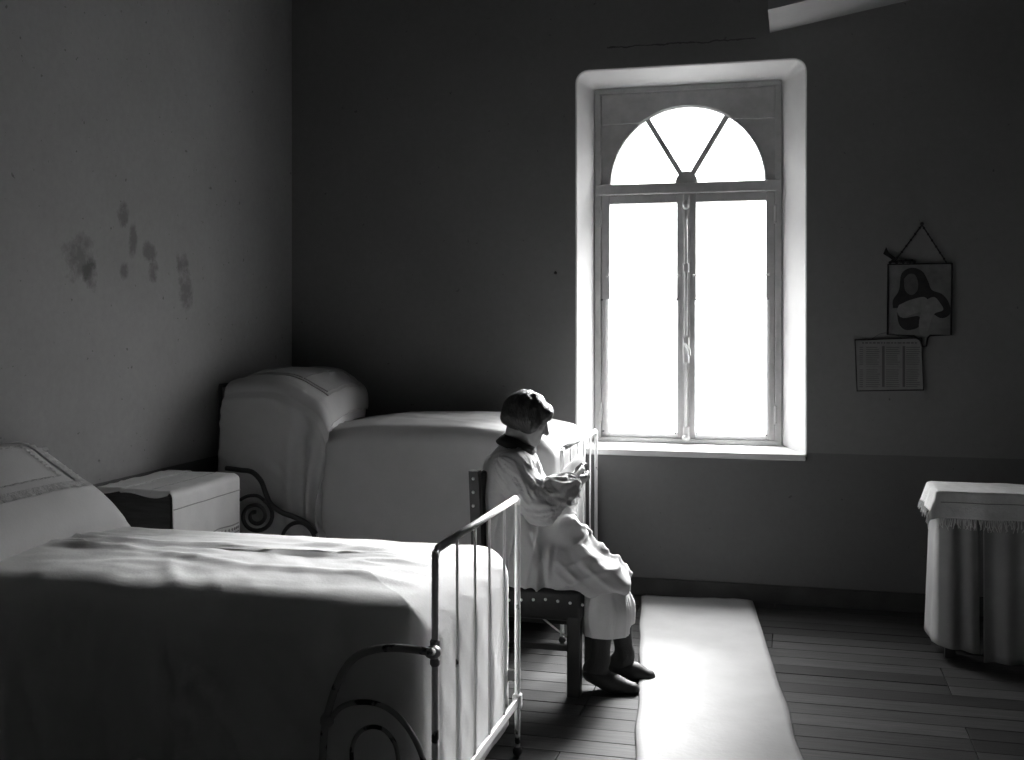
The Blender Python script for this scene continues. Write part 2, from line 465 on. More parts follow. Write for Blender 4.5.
for yy in (FY - .010, FY + .012):
    vs = [bm.verts.new((x, yy, z)) for x, z in poly]; rings.append(vs)
    bmesh.ops.triangulate(bm, faces=[bm.faces.new(vs)])
skin_loops(bm, rings[0], rings[1])
obj('fanlight_rail', bm, 'frame', win)
obj('arch_moulding', tb([(WC + (AR + .003) * math.cos(math.pi * i / 40), FY + .008, AZ + (AR + .003) * math.sin(math.pi * i / 40)) for i in range(41)], .008, 8), 'frame', win, True)
for s in (-1, 1):
    d = Vector((s * math.cos(math.radians(59)), 0, math.sin(math.radians(59)))); q = Vector((d.z, 0, -d.x))
    a = Vector((WC, 0, AZ)) + d * .05; b_ = Vector((WC, 0, AZ)) + d * (AR + .004)
    poly = [a + q * .014, b_ + q * .014, b_ - q * .014, a - q * .014]
    obj('glazing_bar', prism(bmesh.new(), [(v.x, v.z) for v in poly], FY + .006, FY + .04), 'frame', win)
hub = [(WC + .062, AZ - .002)] + [(WC + .062 * math.cos(a) * (1.0 if abs(math.cos(a)) > .2 else 1), AZ + .068 * math.sin(a)) for a in [math.pi * i / 12 for i in range(13)]] + [(WC - .062, AZ - .002)]
obj('fanlight_hub', prism(bmesh.new(), hub, FY - .004, FY + .044), 'frame', win)
for (a1, a2) in ((2, 58), (60, 120), (122, 178)):
    bm = bmesh.new(); poly = []
    for i in range(13):
        a = math.radians(a1 + (a2 - a1) * i / 12); poly.append((WC + (AR + .006) * math.cos(a), AZ + (AR + .006) * math.sin(a)))
    for i in range(7):
        a = math.radians(a2 - (a2 - a1) * i / 6); poly.append((WC + .05 * math.cos(a), AZ + .05 * math.sin(a)))
    obj('fanlight_pane', prism(bm, poly, FY + .028, FY + .031), 'glass', win)
obj('transom', bx(WX0 + .004, WX1 - .004, FY - .02, FY + .06, 2.208, 2.268, .006), 'frame', win)
for s in (-1, 1):                                        # two casements
    xo = WX0 + fw + .002 if s < 0 else WX1 - fw - .002   # hinge side
    xm = WC - .003 if s < 0 else WC + .003               # meeting side
    sx = 1 if s < 0 else -1
    zb, zt = WZ0 + .024, 2.206
    bm = bmesh.new()
    so, sm = .047, .050
    def vb(xa, xb, za, zb_): box(bm, min(xa, xb), max(xa, xb), FY - .004, FY + .042, za, zb_, .004)
    vb(xo, xo + sx * so, zb, zt); vb(xm - sx * sm, xm, zb, zt)
    vb(xo + sx * so, xm - sx * sm, zt - .048, zt); vb(xo + sx * so, xm - sx * sm, zb, zb + .034)
    sash = obj('casement', bm, 'frame', win)
    gx0, gx1 = sorted((xo + sx * (so - .006), xm - sx * (sm - .006)))
    obj('pane', bx(gx0, gx1, FY + .018, FY + .022, zb + .028, zt - .042), 'glass', sash)
    for hz_ in (2.08, .98):
        bm = bmesh.new(); tube(bm, [(xo - sx * .004, FY - .012, hz_ - .04), (xo - sx * .004, FY - .012, hz_ + .04)], .009, 8)
        ball(bm, (xo - sx * .004, FY - .012, hz_ + .045), .009); ball(bm, (xo - sx * .004, FY - .012, hz_ - .045), .009)
        obj('hinge', bm, 'frame', sash)
    # thin wire for a short curtain, and the stretched net pinned below it
    zw = P(640, 276, FY).z
    bm = tb([(gx0 - .01, FY - .016, zw), (gx1 + .01, FY - .016, zw)], .0022, 6)
    ball(bm, (gx0 - .008, FY - .014, zw), .007); ball(bm, (gx1 + .008, FY - .014, zw), .007)
    obj('curtain_wire', bm, 'brass', sash)
    ct, cb_ = P(640, 299, FY).z, P(640, 437, FY).z
    cx0, cx1 = (gx0 - .045, gx1 + .004) if s < 0 else (gx0 - .004, gx1 + .012)
    verts, faces = [], []; nx, nz = 24, 30
    for j in range(nz + 1):
        for i in range(nx + 1):
            u, v = i / nx, j / nz
            verts.append((cx0 + (cx1 - cx0) * u, FY - .012 + .002 * math.sin(u * 40 + v * 2), ct + (cb_ - ct) * v + (.004 * math.sin(u * math.pi) if j == 0 else 0)))
    for j in range(nz):
        for i in range(nx):
            a = j * (nx + 1) + i; faces.append((a, a + 1, a + nx + 2, a + nx + 1))
    cu = empty('net_curtain', ((cx0 + cx1) / 2, FY - .012, cb_))
    tag(cu, 'sheer white net stretched over the %s window casement' % ('left' if s < 0 else 'right'), 'curtain', 'net panels on the window')
    raw('net', verts, faces, 'sheer', cu)
    for (u, zz) in ((.02, ct - .004), (.98, ct - .004), (.04, cb_ + .03), (.96, cb_ + .03)):
        pn = bmesh.new(); ball(pn, (cx0 + (cx1 - cx0) * u, FY - .015, zz), .006); obj('pin', pn, 'iron', cu)
obj('astragal', bx(WC - .02, WC + .02, FY - .014, FY - .003, WZ0 + .024, 2.206, .004), 'frame', win)
bm = tb([(WC, FY - .028, WZ0 + .02), (WC, FY - .028, 2.2)], .008, 10)
rod = obj('espagnolette_rod', bm, 'frame', win, True)
for zz, hh in ((2.17, .035), (1.79, .028), (P(687, 350, FY).z, .075), (WZ0 + .055, .04)):
    bm = bx(WC - .017, WC + .017, FY - .036, FY - .012, zz - hh, zz + hh, .008)
    obj('rod_keeper', bm, 'brass', rod)
    if hh > .07:
        bm = tb([(WC - .005, FY - .04, zz + .035), (WC + .02, FY - .06, zz + .005), (WC + .024, FY - .062, zz - .03)], .007, 8); obj('rod_handle', bm, 'brass', rod)
bm = bmesh.new(); ball(bm, (WC, FY - .034, 2.14), .02, 10, (1, .8, 1.3)); obj('rod_knob', bm, 'brass', rod)
bm = bmesh.new(); ball(bm, (WC, FY - .034, WZ0 + .03), .02, 10, (1.2, .8, .9)); obj('rod_foot', bm, 'brass', rod)
obj('sill', bx(OX0 - .005, OX1 + .005, YB - .035, FY + .01, OZ0 - .03, OZ0 + .004, .006), 'reveal', win)

# ================================================================== BEDS
def path_px(pts, Y, n=6): return spline([P(a, b, Y) for a, b in pts], n)

def bed(name, label, X0, X1, Y0, Y1, hfoot, hhead, paint, headpaint):
    """iron bedstead, head at X0, foot at X1"""
    t = tag(empty(name, ((X0 + X1) / 2, (Y0 + Y1) / 2, 0)), label, 'bed', 'iron bedsteads')
    r = .0095
    for yy in (Y0, Y1):
        bm = tb(spline([(X1, yy, 0.03), (X1, yy, .3), (X1, yy, hfoot - .05), (X1, yy + (.004 if yy == Y0 else -.004), hfoot - .022), (X1, yy + (.017 if yy == Y0 else -.017), hfoot - .006), (X1, yy + (.045 if yy == Y0 else -.045), hfoot)], 4), r, 10)
        obj('post', bm, paint, t, True)
        obj('post', tb([(X0, yy, 0.03), (X0, yy, hhead)], r, 10), headpaint, t, True)
        for xx in (X0, X1):
            bm = bmesh.new(); ball(bm, (xx, yy, .018), .018, 8); obj('caster', bm, 'dark_unlit_iron', t, True)
        ri = yy + (.04 if yy == Y0 else -.04)
        obj('side_rail', bx(X0, X1, ri - .006, ri + .006, .27, .31, .003), headpaint, t)
        for xx, pn in ((X0, headpaint), (X1, paint)):
            obj('corner_joint', bx(xx - .015, xx + .015, yy - .015, yy + .015, .165, .215, .005), pn, t)
    obj('foot_rail', tb([(X1, Y0 + .03, hfoot), (X1, Y1 - .03, hfoot)], .0115, 10), paint, t, True)
    obj('head_rail', tb([(X0, Y0, hhead), (X0, Y1, hhead)], r, 10), headpaint, t, True)
    obj('cross_rail', bx(X1 - .006, X1 + .006, Y0, Y1, .175, .205, .003), paint, t)
    obj('cross_rail', bx(X0 - .006, X0 + .006, Y0, Y1, .175, .205, .003), headpaint, t)
    for k in range(1, 5):
        yy = Y0 + (Y1 - Y0) * (k / 5 + (.02 if k < 3 else 0))
        obj('bar', tb([(X1, yy, .2), (X1, yy, hfoot)], .0045, 8), paint, t, True)
        obj('bar', tb([(X0, yy, .2), (X0, yy, hhead)], .0045, 8), headpaint, t, True)
    obj('mattress', bx(X0 + .04, X1 - .09, Y0 + .07, Y1 - .07, .32, .56, .04), 'mattress', t)
    return t

B1 = (-2.80, -0.923, 2.775, 3.67)
B2 = (-2.80, -1.044, 5.00, 5.90)
bed1 = bed('iron_bed', 'near white iron bedstead with chipped foot rail in the foreground', *B1, .89, 1.0, 'bedpaint', 'bedpaint2')
bed2 = bed('iron_bed', 'far iron bedstead against the window wall behind the seated woman', *B2, .90, 1.17, 'bedpaint', 'dark_unlit_iron')

# scrolled side guard at the near bed's foot
YS = 2.690
g = obj('scroll_guard', tb([P(434, 652, 2.76)] + path_px([(429, 652), (418, 650), (395, 648), (372, 650), (352, 660), (338, 682), (328, 712), (324, 735), (322, 770)], YS), .0105, 10), 'bedpaint2', bed1, True)
obj('scroll_arc', tb(path_px([(325, 728), (340, 708), (362, 702), (385, 707), (404, 723), (418, 746), (428, 775)], YS), .0075, 8), 'bedpaint2', g, True)
obj('scroll_loop', tb(path_px([(352, 765), (352, 748), (358, 734), (370, 727), (384, 730), (395, 744), (399, 765)], YS), .006, 8), 'bedpaint2', g, True)
bm = bmesh.new(); ball(bm, P(433, 652, 2.75), .019, 10, (1.2, 1.4, .9)); ball(bm, P(435, 662, 2.775), .015, 8); ball(bm, P(435, 643, 2.775), .015, 8)
obj('guard_joint', bm, 'bedpaint2', g, True)
bm = bmesh.new(); ball(bm, P(327, 720, YS), .02, 8); obj('guard_collar', bm, 'bedpaint2', g, True)
# scrolled guard beside the head of the far bed
YS2 = 4.83
g = obj('scroll_guard', tb(path_px([(226, 468), (240, 470), (252, 472), (261, 481), (266, 494), (271, 504), (281, 512), (294, 517), (306, 523), (316, 534)], YS2), .0125, 10), 'dark_unlit_iron', bed2, True)
sp = []
for i in range(44):
    a = math.radians(-60 + i * 16); rr = 17.5 - 13.5 * i / 43
    sp.append((256 + rr * math.cos(a), 516 + rr * math.sin(a)))
obj('scroll_spiral', tb([P(a, b, YS2) for a, b in sp], .0105, 8), 'dark_unlit_iron', g, True)
obj('scroll_arc', tb(path_px([(240, 500), (248, 496), (258, 496), (266, 502)], YS2), .009, 8), 'dark_unlit_iron', g, True)
obj('scroll_loop', tb(path_px([(281, 545), (284, 532), (292, 524), (302, 523), (311, 530), (318, 545)], YS2), .010, 8), 'dark_unlit_iron', g, True)

# ------------------------------------------------------------------ draped covers
def drape(name, x0, x1, y0, y1, zb, zt, rc, re, fn, m, parent=None, step=.018, ns=26, nr=9, nt=22):
    """cloth over a box-shaped form: hanging sides, rounded shoulder, crowned top; fn moves each point"""
    def loop(ins):
        r = max(rc - ins, .004); xa, xb, ya, yb = x0 + ins, x1 - ins, y0 + ins, y1 - ins
        if yb - ya < .01: ya = yb = (y0 + y1) / 2; ya -= .004; yb += .004
        r = min(r, (yb - ya) / 2 - .0005)
        pts = []
        nx = int((x1 - x0) / step); ny = int((y1 - y0) / step); nc = 8
        def seg(p, q, n, nn): return [(p[0] + (q[0] - p[0]) * i / n, p[1] + (q[1] - p[1]) * i / n, nn) for i in range(n)]
        def corner(cx, cy, a0): return [(cx + r * math.cos(a0 + math.pi / 2 * i / nc), cy + r * math.sin(a0 + math.pi / 2 * i / nc), (math.cos(a0 + math.pi / 2 * i / nc), math.sin(a0 + math.pi / 2 * i / nc))) for i in range(nc)]
        pts += seg((xa + r, ya), (xb - r, ya), nx, (0, -1)); pts += corner(xb - r, ya + r, -math.pi / 2)
        pts += seg((xb, ya + r), (xb, yb - r), ny, (1, 0)); pts += corner(xb - r, yb - r, 0)
        pts += seg((xb - r, yb), (xa + r, yb), nx, (0, 1)); pts += corner(xa + r, yb - r, math.pi / 2)
        pts += seg((xa, yb - r), (xa, ya + r), ny, (-1, 0)); pts += corner(xa + r, ya + r, math.pi)
        return pts
    levels = []
    for i in range(ns): levels.append((0.0, i / ns, 1.0))                        # inset, height 0..1 of the side, side weight
    for i in range(nr): a = math.pi / 2 * i / (nr - 1); levels.append((re * (1 - math.cos(a)), ('r', math.sin(a)), math.cos(a)))
    half = min(x1 - x0, y1 - y0) / 2
    for i in range(1, nt + 1): levels.append((re + (half - re - .004) * i / nt, 't', 0.0))
    verts, faces = [], []; nper = None
    for ins, h, sw in levels:
        lp = loop(ins); nper = len(lp); acc = 0.0
        for i, (x, y, nn) in enumerate(lp):
            if h == 't': z = zt
            elif isinstance(h, tuple): z = zt - re + re * h[1]
            else: z = zb + (zt - re - zb) * h
            verts.append(fn(Vector((x, y, z)), Vector((nn[0], nn[1], 0)), sw, ins, zb, zt))
    for j in range(len(levels) - 1):
        for i in range(nper):
            a = j * nper + i; b = j * nper + (i + 1) % nper
            faces.append((a, b, b + nper, a + nper))
    faces.append(tuple((len(levels) - 1) * nper + i for i in range(nper)))
    return raw(name, verts, faces, m, parent)

def ridge(t, sharp=2.0):            # soft ridged noise, 0..1
    return max(0.0, 1 - abs(t) * sharp)
def cover1(p, n, sw, ins, zb, zt):
    x, y, z = p
    q = p.copy()
    if sw < .3 and ins > 0:         # the top: crown, lengthwise creases, gathered puckers
        c = max(0, min(1, (ins - .05) / .3)); c = c * c * (3 - 2 * c)
        q.z += .022 * c - .05 * max(0, (y - 3.22)) * c
        q.z += .010 * N3(x * 1.6, y * 3, 1.3) * c
        q.z += .013 * ridge(N3(x * 1.3 + .4 * y, y * 6.0 + .9 * x, 4.2), 4.2) * c + .006 * ridge(N3(x * 2.5 - y, y * 11 - x, 3.2), 4.5) * c
        q.z += .011 * ridge(N3((x + y) * 5.0, (y - x) * 1.4, 9.1), 3.0) * max(0, 1 - abs(x + 1.95) / .75) * max(0, 1 - abs(y - 2.95) / .4)
        q.z += .003 * N3(x * 14, y * 14, 2.0)
    top = 1 - sw
    down = max(0, (zt - z)) / (zt - zb)
    amp = sw * (.25 + .75 * min(1, down * 2.2))
    s = x if abs(n.y) > .5 else y
    slant = .55 * (z - zt) * (1 if x > -1.7 else .25)
    f = .026 * N3((s + slant) * 3.2, .3, 5.5 + .4 * z) + .022 * ridge(N3((s + slant * 1.4) * 5.5, z * .8, 7.7), 4.5) + .012 * ridge(N3((s - slant) * 9, z * 1.3, 2.7), 5)
    f += .004 * N3(x * 20, y * 20, z * 6)
    if n.x > .5: f = f * .12                                   # pulled tight over the foot end
    q += n * f * amp
    if n.y < -.5: q += n * .028 * amp * max(0, 1 - abs(x + 1.15) / .25)
    if n.y < -.3: q.y = max(q.y, 2.716 + .2 * (q.y - 2.716)) if q.y < 2.716 else q.y
    lim = -.934
    if q.x > lim: q.x = lim - .0
    # side toward the room stays outside the side rail
    return q
bs1 = drape('bedspread', -2.77, -.944, 2.762, 3.69, .12, .735, .07, .12, cover1, 'bedwhite')
tag(bs1, 'rumpled white bedspread hanging over the near iron bed', 'bedspread', 'bedspreads')

def cover2(p, n, sw, ins, zb, zt):
    x, y, z = p; q = p.copy()
    if sw < .5:
        c = min(1, ins / .2)
        q.z += .018 * c + .008 * N3(x * 2.2, y * 4, 3.1) * c + .007 * ridge(N3(x * 3, y * 9, 8.8), 3) * c
    q.z -= .075 * max(0, min(1, (x + 1.55) / .5)) ** 2 * max(0, min(1, (z - .4) / .3))
    q.z -= .05 * max(0, min(1, (-2.0 - x) / .35)) * max(0, min(1, (z - .4) / .3))
    down = max(0, (zt - z)) / (zt - zb)
    s = x if abs(n.y) > .5 else y
    q += n * sw * (.008 * N3(s * 2.5, z * 1.5, 6.5) + .01 * down * N3(s * 5, .2, 2.2) + .002 * N3(x * 18, y * 18, z * 18))
    return q
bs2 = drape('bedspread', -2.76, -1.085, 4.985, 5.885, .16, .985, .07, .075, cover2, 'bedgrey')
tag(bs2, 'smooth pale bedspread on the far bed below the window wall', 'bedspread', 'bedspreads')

# pillow under a cloth at the head of the far bed: a rounded hump with the cloth falling down its near side
prof = [(-2.755, 1.185), (-2.68, 1.205), (-2.5, 1.21), (-2.40, 1.185), (-2.33, 1.15), (-2.255, 1.105), (-2.215, 1.05), (-2.195, .985)]
prof_s = [(v.x, v.z) for v in spline([(a, 0, b) for a, b in prof], 5)]
bm = bmesh.new()
ys = [5.03 + .84 * i / 12 for i in range(13)]
rows = []
for k, yy in enumerate(ys):
    f = min(1, min(yy - 5.0, 5.9 - yy) / .16); f = math.sin(f * math.pi / 2)
    rows.append([bm.verts.new((x - .17 * (i_ / (len(prof_s) - 1)) * (yy - 5.02) / .87 - .012, yy, .86 + (z - .022 - .86) * (.80 + .2 * f))) for i_, (x, z) in enumerate(prof_s)] + [bm.verts.new((-2.215 - .17 * (yy - 5.02) / .87, yy, .86)), bm.verts.new((-2.79, yy, .86))])
for a, b in zip(rows, rows[1:]):
    for i in range(len(a)): bm.faces.new((a[i], a[(i + 1) % len(a)], b[(i + 1) % len(a)], b[i]))
bm.faces.new(rows[0]); bm.faces.new(rows[-1][::-1])
tag(obj('pillow', bm, 'pillow', None, True), 'plump pillow hidden under the cloth at the head of far bed', 'pillow', 'pillows')

verts, faces = [], []
nprof = len(prof_s); NV_TOP, NV_SIDE, R = 26, 40, .07
for j in range(NV_TOP + 9 + NV_SIDE + 1):
    for i, (x, z) in enumerate(prof_s):
        u = i / (nprof - 1)
        if j <= NV_TOP:                                   # far edge -> near shoulder
            yy = 5.89 - (5.89 - 5.02) * j / NV_TOP
            bul = .03 * math.sin(math.pi * min(1, (5.9 - yy) / .9))
            v = Vector((x + bul * .3 * u - .17 * u * (yy - 5.02) / .87, yy, z + bul + .005 * N3(x * 9, yy * 9, 1) + .006 * ridge(N3(x * 3 + yy * 5, yy * 4, 7), 3)))
        elif j <= NV_TOP + 9:                             # shoulder
            a = (j - NV_TOP) / 9 * math.pi / 2
            v = Vector((x, 5.02 - R * math.sin(a) * .9, z - R * (1 - math.cos(a))))
        else:
            d = (j - NV_TOP - 9) / NV_SIDE
            zb = .40 - .05 * u
            z0_ = z - R
            # folds deepen downwards and lean from the right shoulder toward the foot of the cloth
            xs = x - .02 * d * (1 - u) + .08 * d * u * (1 - u) * 2 - .03 * math.sin(d * math.pi) * u
            lean = x + .25 * d * (u - .3)
            f = .085 * (math.sin((lean + 2.8) * 46 + 0.6) * .7 + .2 * math.sin((lean + 2.8) * 21) - .1) * max(0, min(1, (u - .3) * 2.4)) * min(1, d * 1.8) ** .8 + .016 * ridge(N3((x - .9 * d) * 6, d * .5, 5.3), 5) * (1 - u)
            f += .018 * ridge(N3((x + .5 * d) * 7, d * 1.2, 3.3), 2.2) * d ** .6 * (1 - .4 * u)
            f += .012 * N3(x * 6, d * 2, 9)
            v = Vector((xs, 5.02 - R * .9 - .025 - max(-.03, f), z0_ + (zb - z0_) * d))
        verts.append(v)
rows_n = NV_TOP + 9 + NV_SIDE
for j in range(rows_n):
    for i in range(nprof - 1):
        a = j * nprof + i; faces.append((a, a + 1, a + nprof + 1, a + nprof))
pc = empty('pillow_cloth', (-2.5, 5.0, .4))
tag(pc, 'dim draped cloth with embroidered top over far pillow, falling in folds', 'cloth')
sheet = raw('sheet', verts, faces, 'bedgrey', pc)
sm_ = sheet.modifiers.new('thickness', 'SOLIDIFY'); sm_.thickness = .004; sm_.offset = 1
def on_sheet(u, yy):
    i = u * (nprof - 1); k = min(int(i), nprof - 2); fr = i - k
    j = (5.89 - yy) / (5.89 - 5.02) * NV_TOP; jj = min(int(j), NV_TOP - 1); fj = j - jj
    g_ = lambda a, b: verts[a * nprof + b]
    v = (g_(jj, k) * (1 - fr) + g_(jj, k + 1) * fr) * (1 - fj) + (g_(jj + 1, k) * (1 - fr) + g_(jj + 1, k + 1) * fr) * fj
    return v + Vector((.003, 0, .0055))
for (ua, ub, ya, yb) in ((.12, .72, 5.10, 5.80), (.16, .68, 5.14, 5.76)):
    pts = [on_sheet(ua + (ub - ua) * i / 12, ya) for i in range(13)] + [on_sheet(ub, ya + (yb - ya) * i / 12) for i in range(1, 13)]
    pts += [on_sheet(ub - (ub - ua) * i / 12, yb) for i in range(1, 13)] + [on_sheet(ua, yb - (yb - ya) * i / 12) for i in range(1, 12)]
    obj('embroidery', tb(pts, .0035, 6, closed=True), 'stitch', pc)
obj('embroidery', tb([on_sheet(.42, 5.10 + .7 * i / 12) for i in range(13)], .003, 6), 'stitch', pc)

# big lace-edged pillow at the head of the near bed
def cushion(name, c, ax, ay, az, la, lb, T, m, parent, na=36, nb=36, pw=3.2):
    ax, ay, az = [Vector(v).normalized() for v in (ax, ay, az)]
    vs, fs = [], []
    def pt(i, j, s):
        a, b = -1 + 2 * i / na, -1 + 2 * j / nb
        t = max(0, 1 - abs(a) ** pw) ** .55 * max(0, 1 - abs(b) ** pw) ** .55
        pin = 1 - .06 * (abs(a) ** 2) * (1 - abs(b) ** 2)
        return Vector(c) + ax * (a * la / 2 * (1 - .05 * (1 - b * b) * 0)) * (1 - .04 * (1 - b * b) * abs(a)) + ay * (b * lb / 2) * (1 - .04 * (1 - a * a) * abs(b)) + az * (s * T / 2 * t + .006 * t * N3(a * 3, b * 3, s * 2 + 5))
    for s in (1, -1):
        for j in range(nb + 1):
            for i in range(na + 1): vs.append(pt(i, j, s))
    N = (na + 1) * (nb + 1)
    for j in range(nb):
        for i in range(na):
            a = j * (na + 1) + i
            fs.append((a, a + 1, a + na + 2, a + na + 1)); fs.append((N + a, N + a + na + 1, N + a + na + 2, N + a + 1))
    o = raw(name, vs, fs, m, parent)
    return o, (lambda a, b, e=0: pt((a + 1) / 2 * na, (b + 1) / 2 * nb, 1) + az * e)
tl = math.radians(31)
pax = Vector((math.cos(tl), 0, -math.sin(tl))); paz = Vector((math.sin(tl), 0, math.cos(tl)))
pil = tag(empty('pillow', (-2.6, 3.2, .76)), 'large white square pillow with ruffled lace panel on the near bed', 'pillow', 'pillows')
body, top = cushion('case', (-2.64, 3.19, .862), pax, (0, 1, 0), paz, .545, .90, .25, 'pillow', pil, pw=4.0)
wedge = bmesh.new()
prism(wedge, [(-2.75, .745), (-2.47, .745), (-2.55, .80), (-2.75, .90)], 2.85, 3.55)
tag(obj('bolster', wedge, 'pillow', None), 'white bolster wedge tucked beneath the lace pillow of near bed', 'bolster')
def lace_ring(a0, a1, b0, b1, wdt, e, n=44):
    pts = [(a0 + (a1 - a0) * i / n, b0) for i in range(n)] + [(a1, b0 + (b1 - b0) * i / n) for i in range(n)] + [(a1 - (a1 - a0) * i / n, b1) for i in range(n)] + [(a0, b1 - (b1 - b0) * i / n) for i in range(n)]
    ca, cb2 = (a0 + a1) / 2, (b0 + b1) / 2; vs, fs = [], []; K = 5
    for i, (a, b) in enumerate(pts):
        for k in range(K):
            f = k / (K - 1); sa = (a - ca) / max(abs(a1 - ca), 1e-6); sb = (b - cb2) / max(abs(b1 - cb2), 1e-6)
            da = (1 if abs(sa) > .999 else 0) * math.copysign(1, sa); db = (1 if abs(sb) > .999 else 0) * math.copysign(1, sb)
            ruff = .004 * f * math.sin(i * 1.3) + .003 * f + .001
            vs.append(top(max(-.97, min(.97, a + da * wdt * f)), max(-.97, min(.97, b + db * wdt * .75 * f)), e + max(.002, ruff)))
    n_ = len(pts)
    for i in range(n_):
        for k in range(K - 1):
            p0 = i * K + k; p1 = ((i + 1) % n_) * K + k; fs.append((p0, p1, p1 + 1, p0 + 1))
    return vs, fs
vs, fs = lace_ring(-.72, .30, -.60, .60, .15, .002); raw('lace_ruffle', vs, fs, 'lace', pil)
vs, fs = lace_ring(-.55, .14, -.46, .46, .035, .001); raw('lace_insertion', vs, fs, 'lace', pil)

# ================================================================== BEDSIDE STAND
ns_ = tag(empty('bedside_stand', (-2.66, 4.31, 0)), 'dark wooden bedside stand between the two beds', 'nightstand')
SX0, SX1, SY0, SY1, SZ = -2.865, -2.515, 4.07, 4.585, .785
obj('body', bx(SX0, SX1, SY0 + .01, SY1 - .01, .12, SZ - .022, .004), 'darkwood', ns_)
obj('stand_top', bx(SX0, SX1 + .012, SY0 - .006, SY1 + .006, SZ - .022, SZ, .004), 'darkwood', ns_)
for xx in (SX0 + .025, SX1 - .025):
    for yy in (SY0 + .035, SY1 - .035): obj('leg', bx(xx - .02, xx + .02, yy - .02, yy + .02, 0, .12, .003), 'darkwood', ns_)
dr = obj('door', bx(SX0 + .04, SX1 - .04, SY0 - .002, SY0 + .01, .16, .60, .003), 'darkwood', ns_)
bm = bmesh.new(); ball(bm, (SX1 - .07, SY0 - .012, .4), .012); obj('knob', bm, 'iron', dr)
rn = tag(empty('table_runner', (-2.66, 4.31, .5)), 'white linen runner folded over the bedside stand', 'runner')
def runner_pt(u, v):            # u along the strip (metres from the wall), v across 0..1
    yy = SY0 - .028 + (SY1 - SY0 + .048) * v
    L1 = SX1 + .034 - SX0 - .015; r = .025; La = L1 - r; 
    if u < La: x, z = SX0 + .015 + u, SZ + .004
    elif u < La + r * math.pi / 2:
        a = (u - La) / r; x, z = SX0 + .015 + La + r * math.sin(a), SZ + .004 - r * (1 - math.cos(a))
    else:
        d = u - La - r * math.pi / 2; x = SX0 + .015 + La + r + .016 * math.sin(v * 15 + 1) * min(1, d * 3) * .7 + .012 * d + .004 * N3(v * 8, d * 5, 2); z = SZ + .004 - r - d
    if u < La:
        edge = max(0, (.036 - v) / .036)
        z += -.018 * edge * (1 + .5 * math.sin(u * 26 + .6)) + .004 * abs(N3(x * 8, yy * 8, 4)) + .004 * ridge(N3(x * 3, yy * 14, 6), 3)
        if u < .12: z += .006
    return Vector((x, yy, z))
def strip(u0, u1, v0, v1, nu, nv, off=0.0):
    vs, fs = [], []
    for i in range(nu + 1):
        for j in range(nv + 1):
            u = u0 + (u1 - u0) * i / nu
            p = runner_pt(u, v0 + (v1 - v0) * j / nv); 
            if off: p = p + Vector((off if u > .37 else 0, 0, off if u <= .38 else 0))
            vs.append(p)
    for i in range(nu):
        for j in range(nv):
            a = i * (nv + 1) + j; fs.append((a, a + 1, a + nv + 2, a + nv + 1))
    return vs, fs
vs, fs = strip(0, .70, 0, 1, 90, 90); o = raw('cloth', vs, fs, 'runner', rn)
md = o.modifiers.new('thickness', 'SOLIDIFY'); md.thickness = .003; md.offset = 1
obj('hem_stitch', tb([runner_pt(.43, i / 40) + Vector((.005, 0, 0)) for i in range(41)], .0022, 6), 'stitch', rn)
for (ua, ub) in ((.575, .581), (.612, .617)):
    vs, fs = strip(ua, ub, .03, .97, 1, 50, .004); raw('drawn_thread_band', vs, fs, 'stitch', rn)
bm = bmesh.new()
for k in range(24):
    c = runner_pt(.596, .05 + .9 * k / 23) + Vector((.005, 0, 0)); ball(bm, c, .007, 6, (.4, 1, 1))
o = obj('embroidered_dots', bm, 'stitch', rn); o['kind'] = 'stuff'
for uu in (.13, .26):
    obj('fold_line', tb([runner_pt(uu, .02 + .96 * i / 30) + Vector((0, 0, .004)) for i in range(31)], .0018, 5), 'lace', rn)

# ================================================================== CHAIR
CX0, CX1, CY0, CY1 = -1.272, -.815, 4.285, 4.715
ch = tag(empty('chair', ((CX0 + CX1) / 2, (CY0 + CY1) / 2, 0)), 'dark studded leather chair the woman is sitting on', 'chair')
for yy in (CY0 + .028, CY1 - .028):
    obj('leg', bx(CX1 - .062, CX1 - .008, yy - .027, yy + .027, 0, .36, .006), 'chairwood', ch)
    bm = bmesh.new()
    prof_b = [(CX0 - .005, 0), (CX0 + .043, 0), (CX0 + .052, .40), (CX0 + .028, .885), (CX0 - .012, .885), (CX0 + .006, .40)]
    prism(bm, prof_b, yy - .023, yy + .023); obj('rear_leg', bm, 'chairwood', ch)
    obj('stretcher', bx(CX0 + .03, CX1 - .05, yy - .01, yy + .01, .178, .202, .003), 'chairwood', ch)
obj('stretcher', bx(CX1 - .046, CX1 - .026, CY0 + .04, CY1 - .04, .24, .27, .003), 'chairwood', ch)
obj('stretcher', bx(CX0 + .012, CX0 + .032, CY0 + .04, CY1 - .04, .18, .205, .003), 'chairwood', ch)
seat = obj('seat', bx(CX0 + .045, CX1, CY0, CY1, .30, .425, .02), 'leather', ch, True)
bm = bmesh.new()
for k in range(10):
    ball(bm, (CX0 + .09 + k * .042, CY0 - .002, .395), .006, 8, (1, .5, 1)) if False else None
bm.free()
for k in range(8):
    bm = bmesh.new(); ball(bm, (CX0 + .11 + k * .05, CY0 - .001, .385 - .004 * abs(k - 4)), .0065, 8, (1, .6, 1)); obj('stud', bm, 'stud', seat, True)
bk = obj('backrest', bx(CX0 + .012, CX0 + .04, CY0 + .045, CY1 - .045, .52, .875, .008, ), 'leather', ch, True)
for yy in (CY0 + .004, CY1 - .004):
    for zz in (.855, .80, .745):
        bm = bmesh.new(); ball(bm, (CX0 + .008, yy, zz), .007, 8, (1, .7, 1)); obj('stud', bm, 'stud', bk, True)
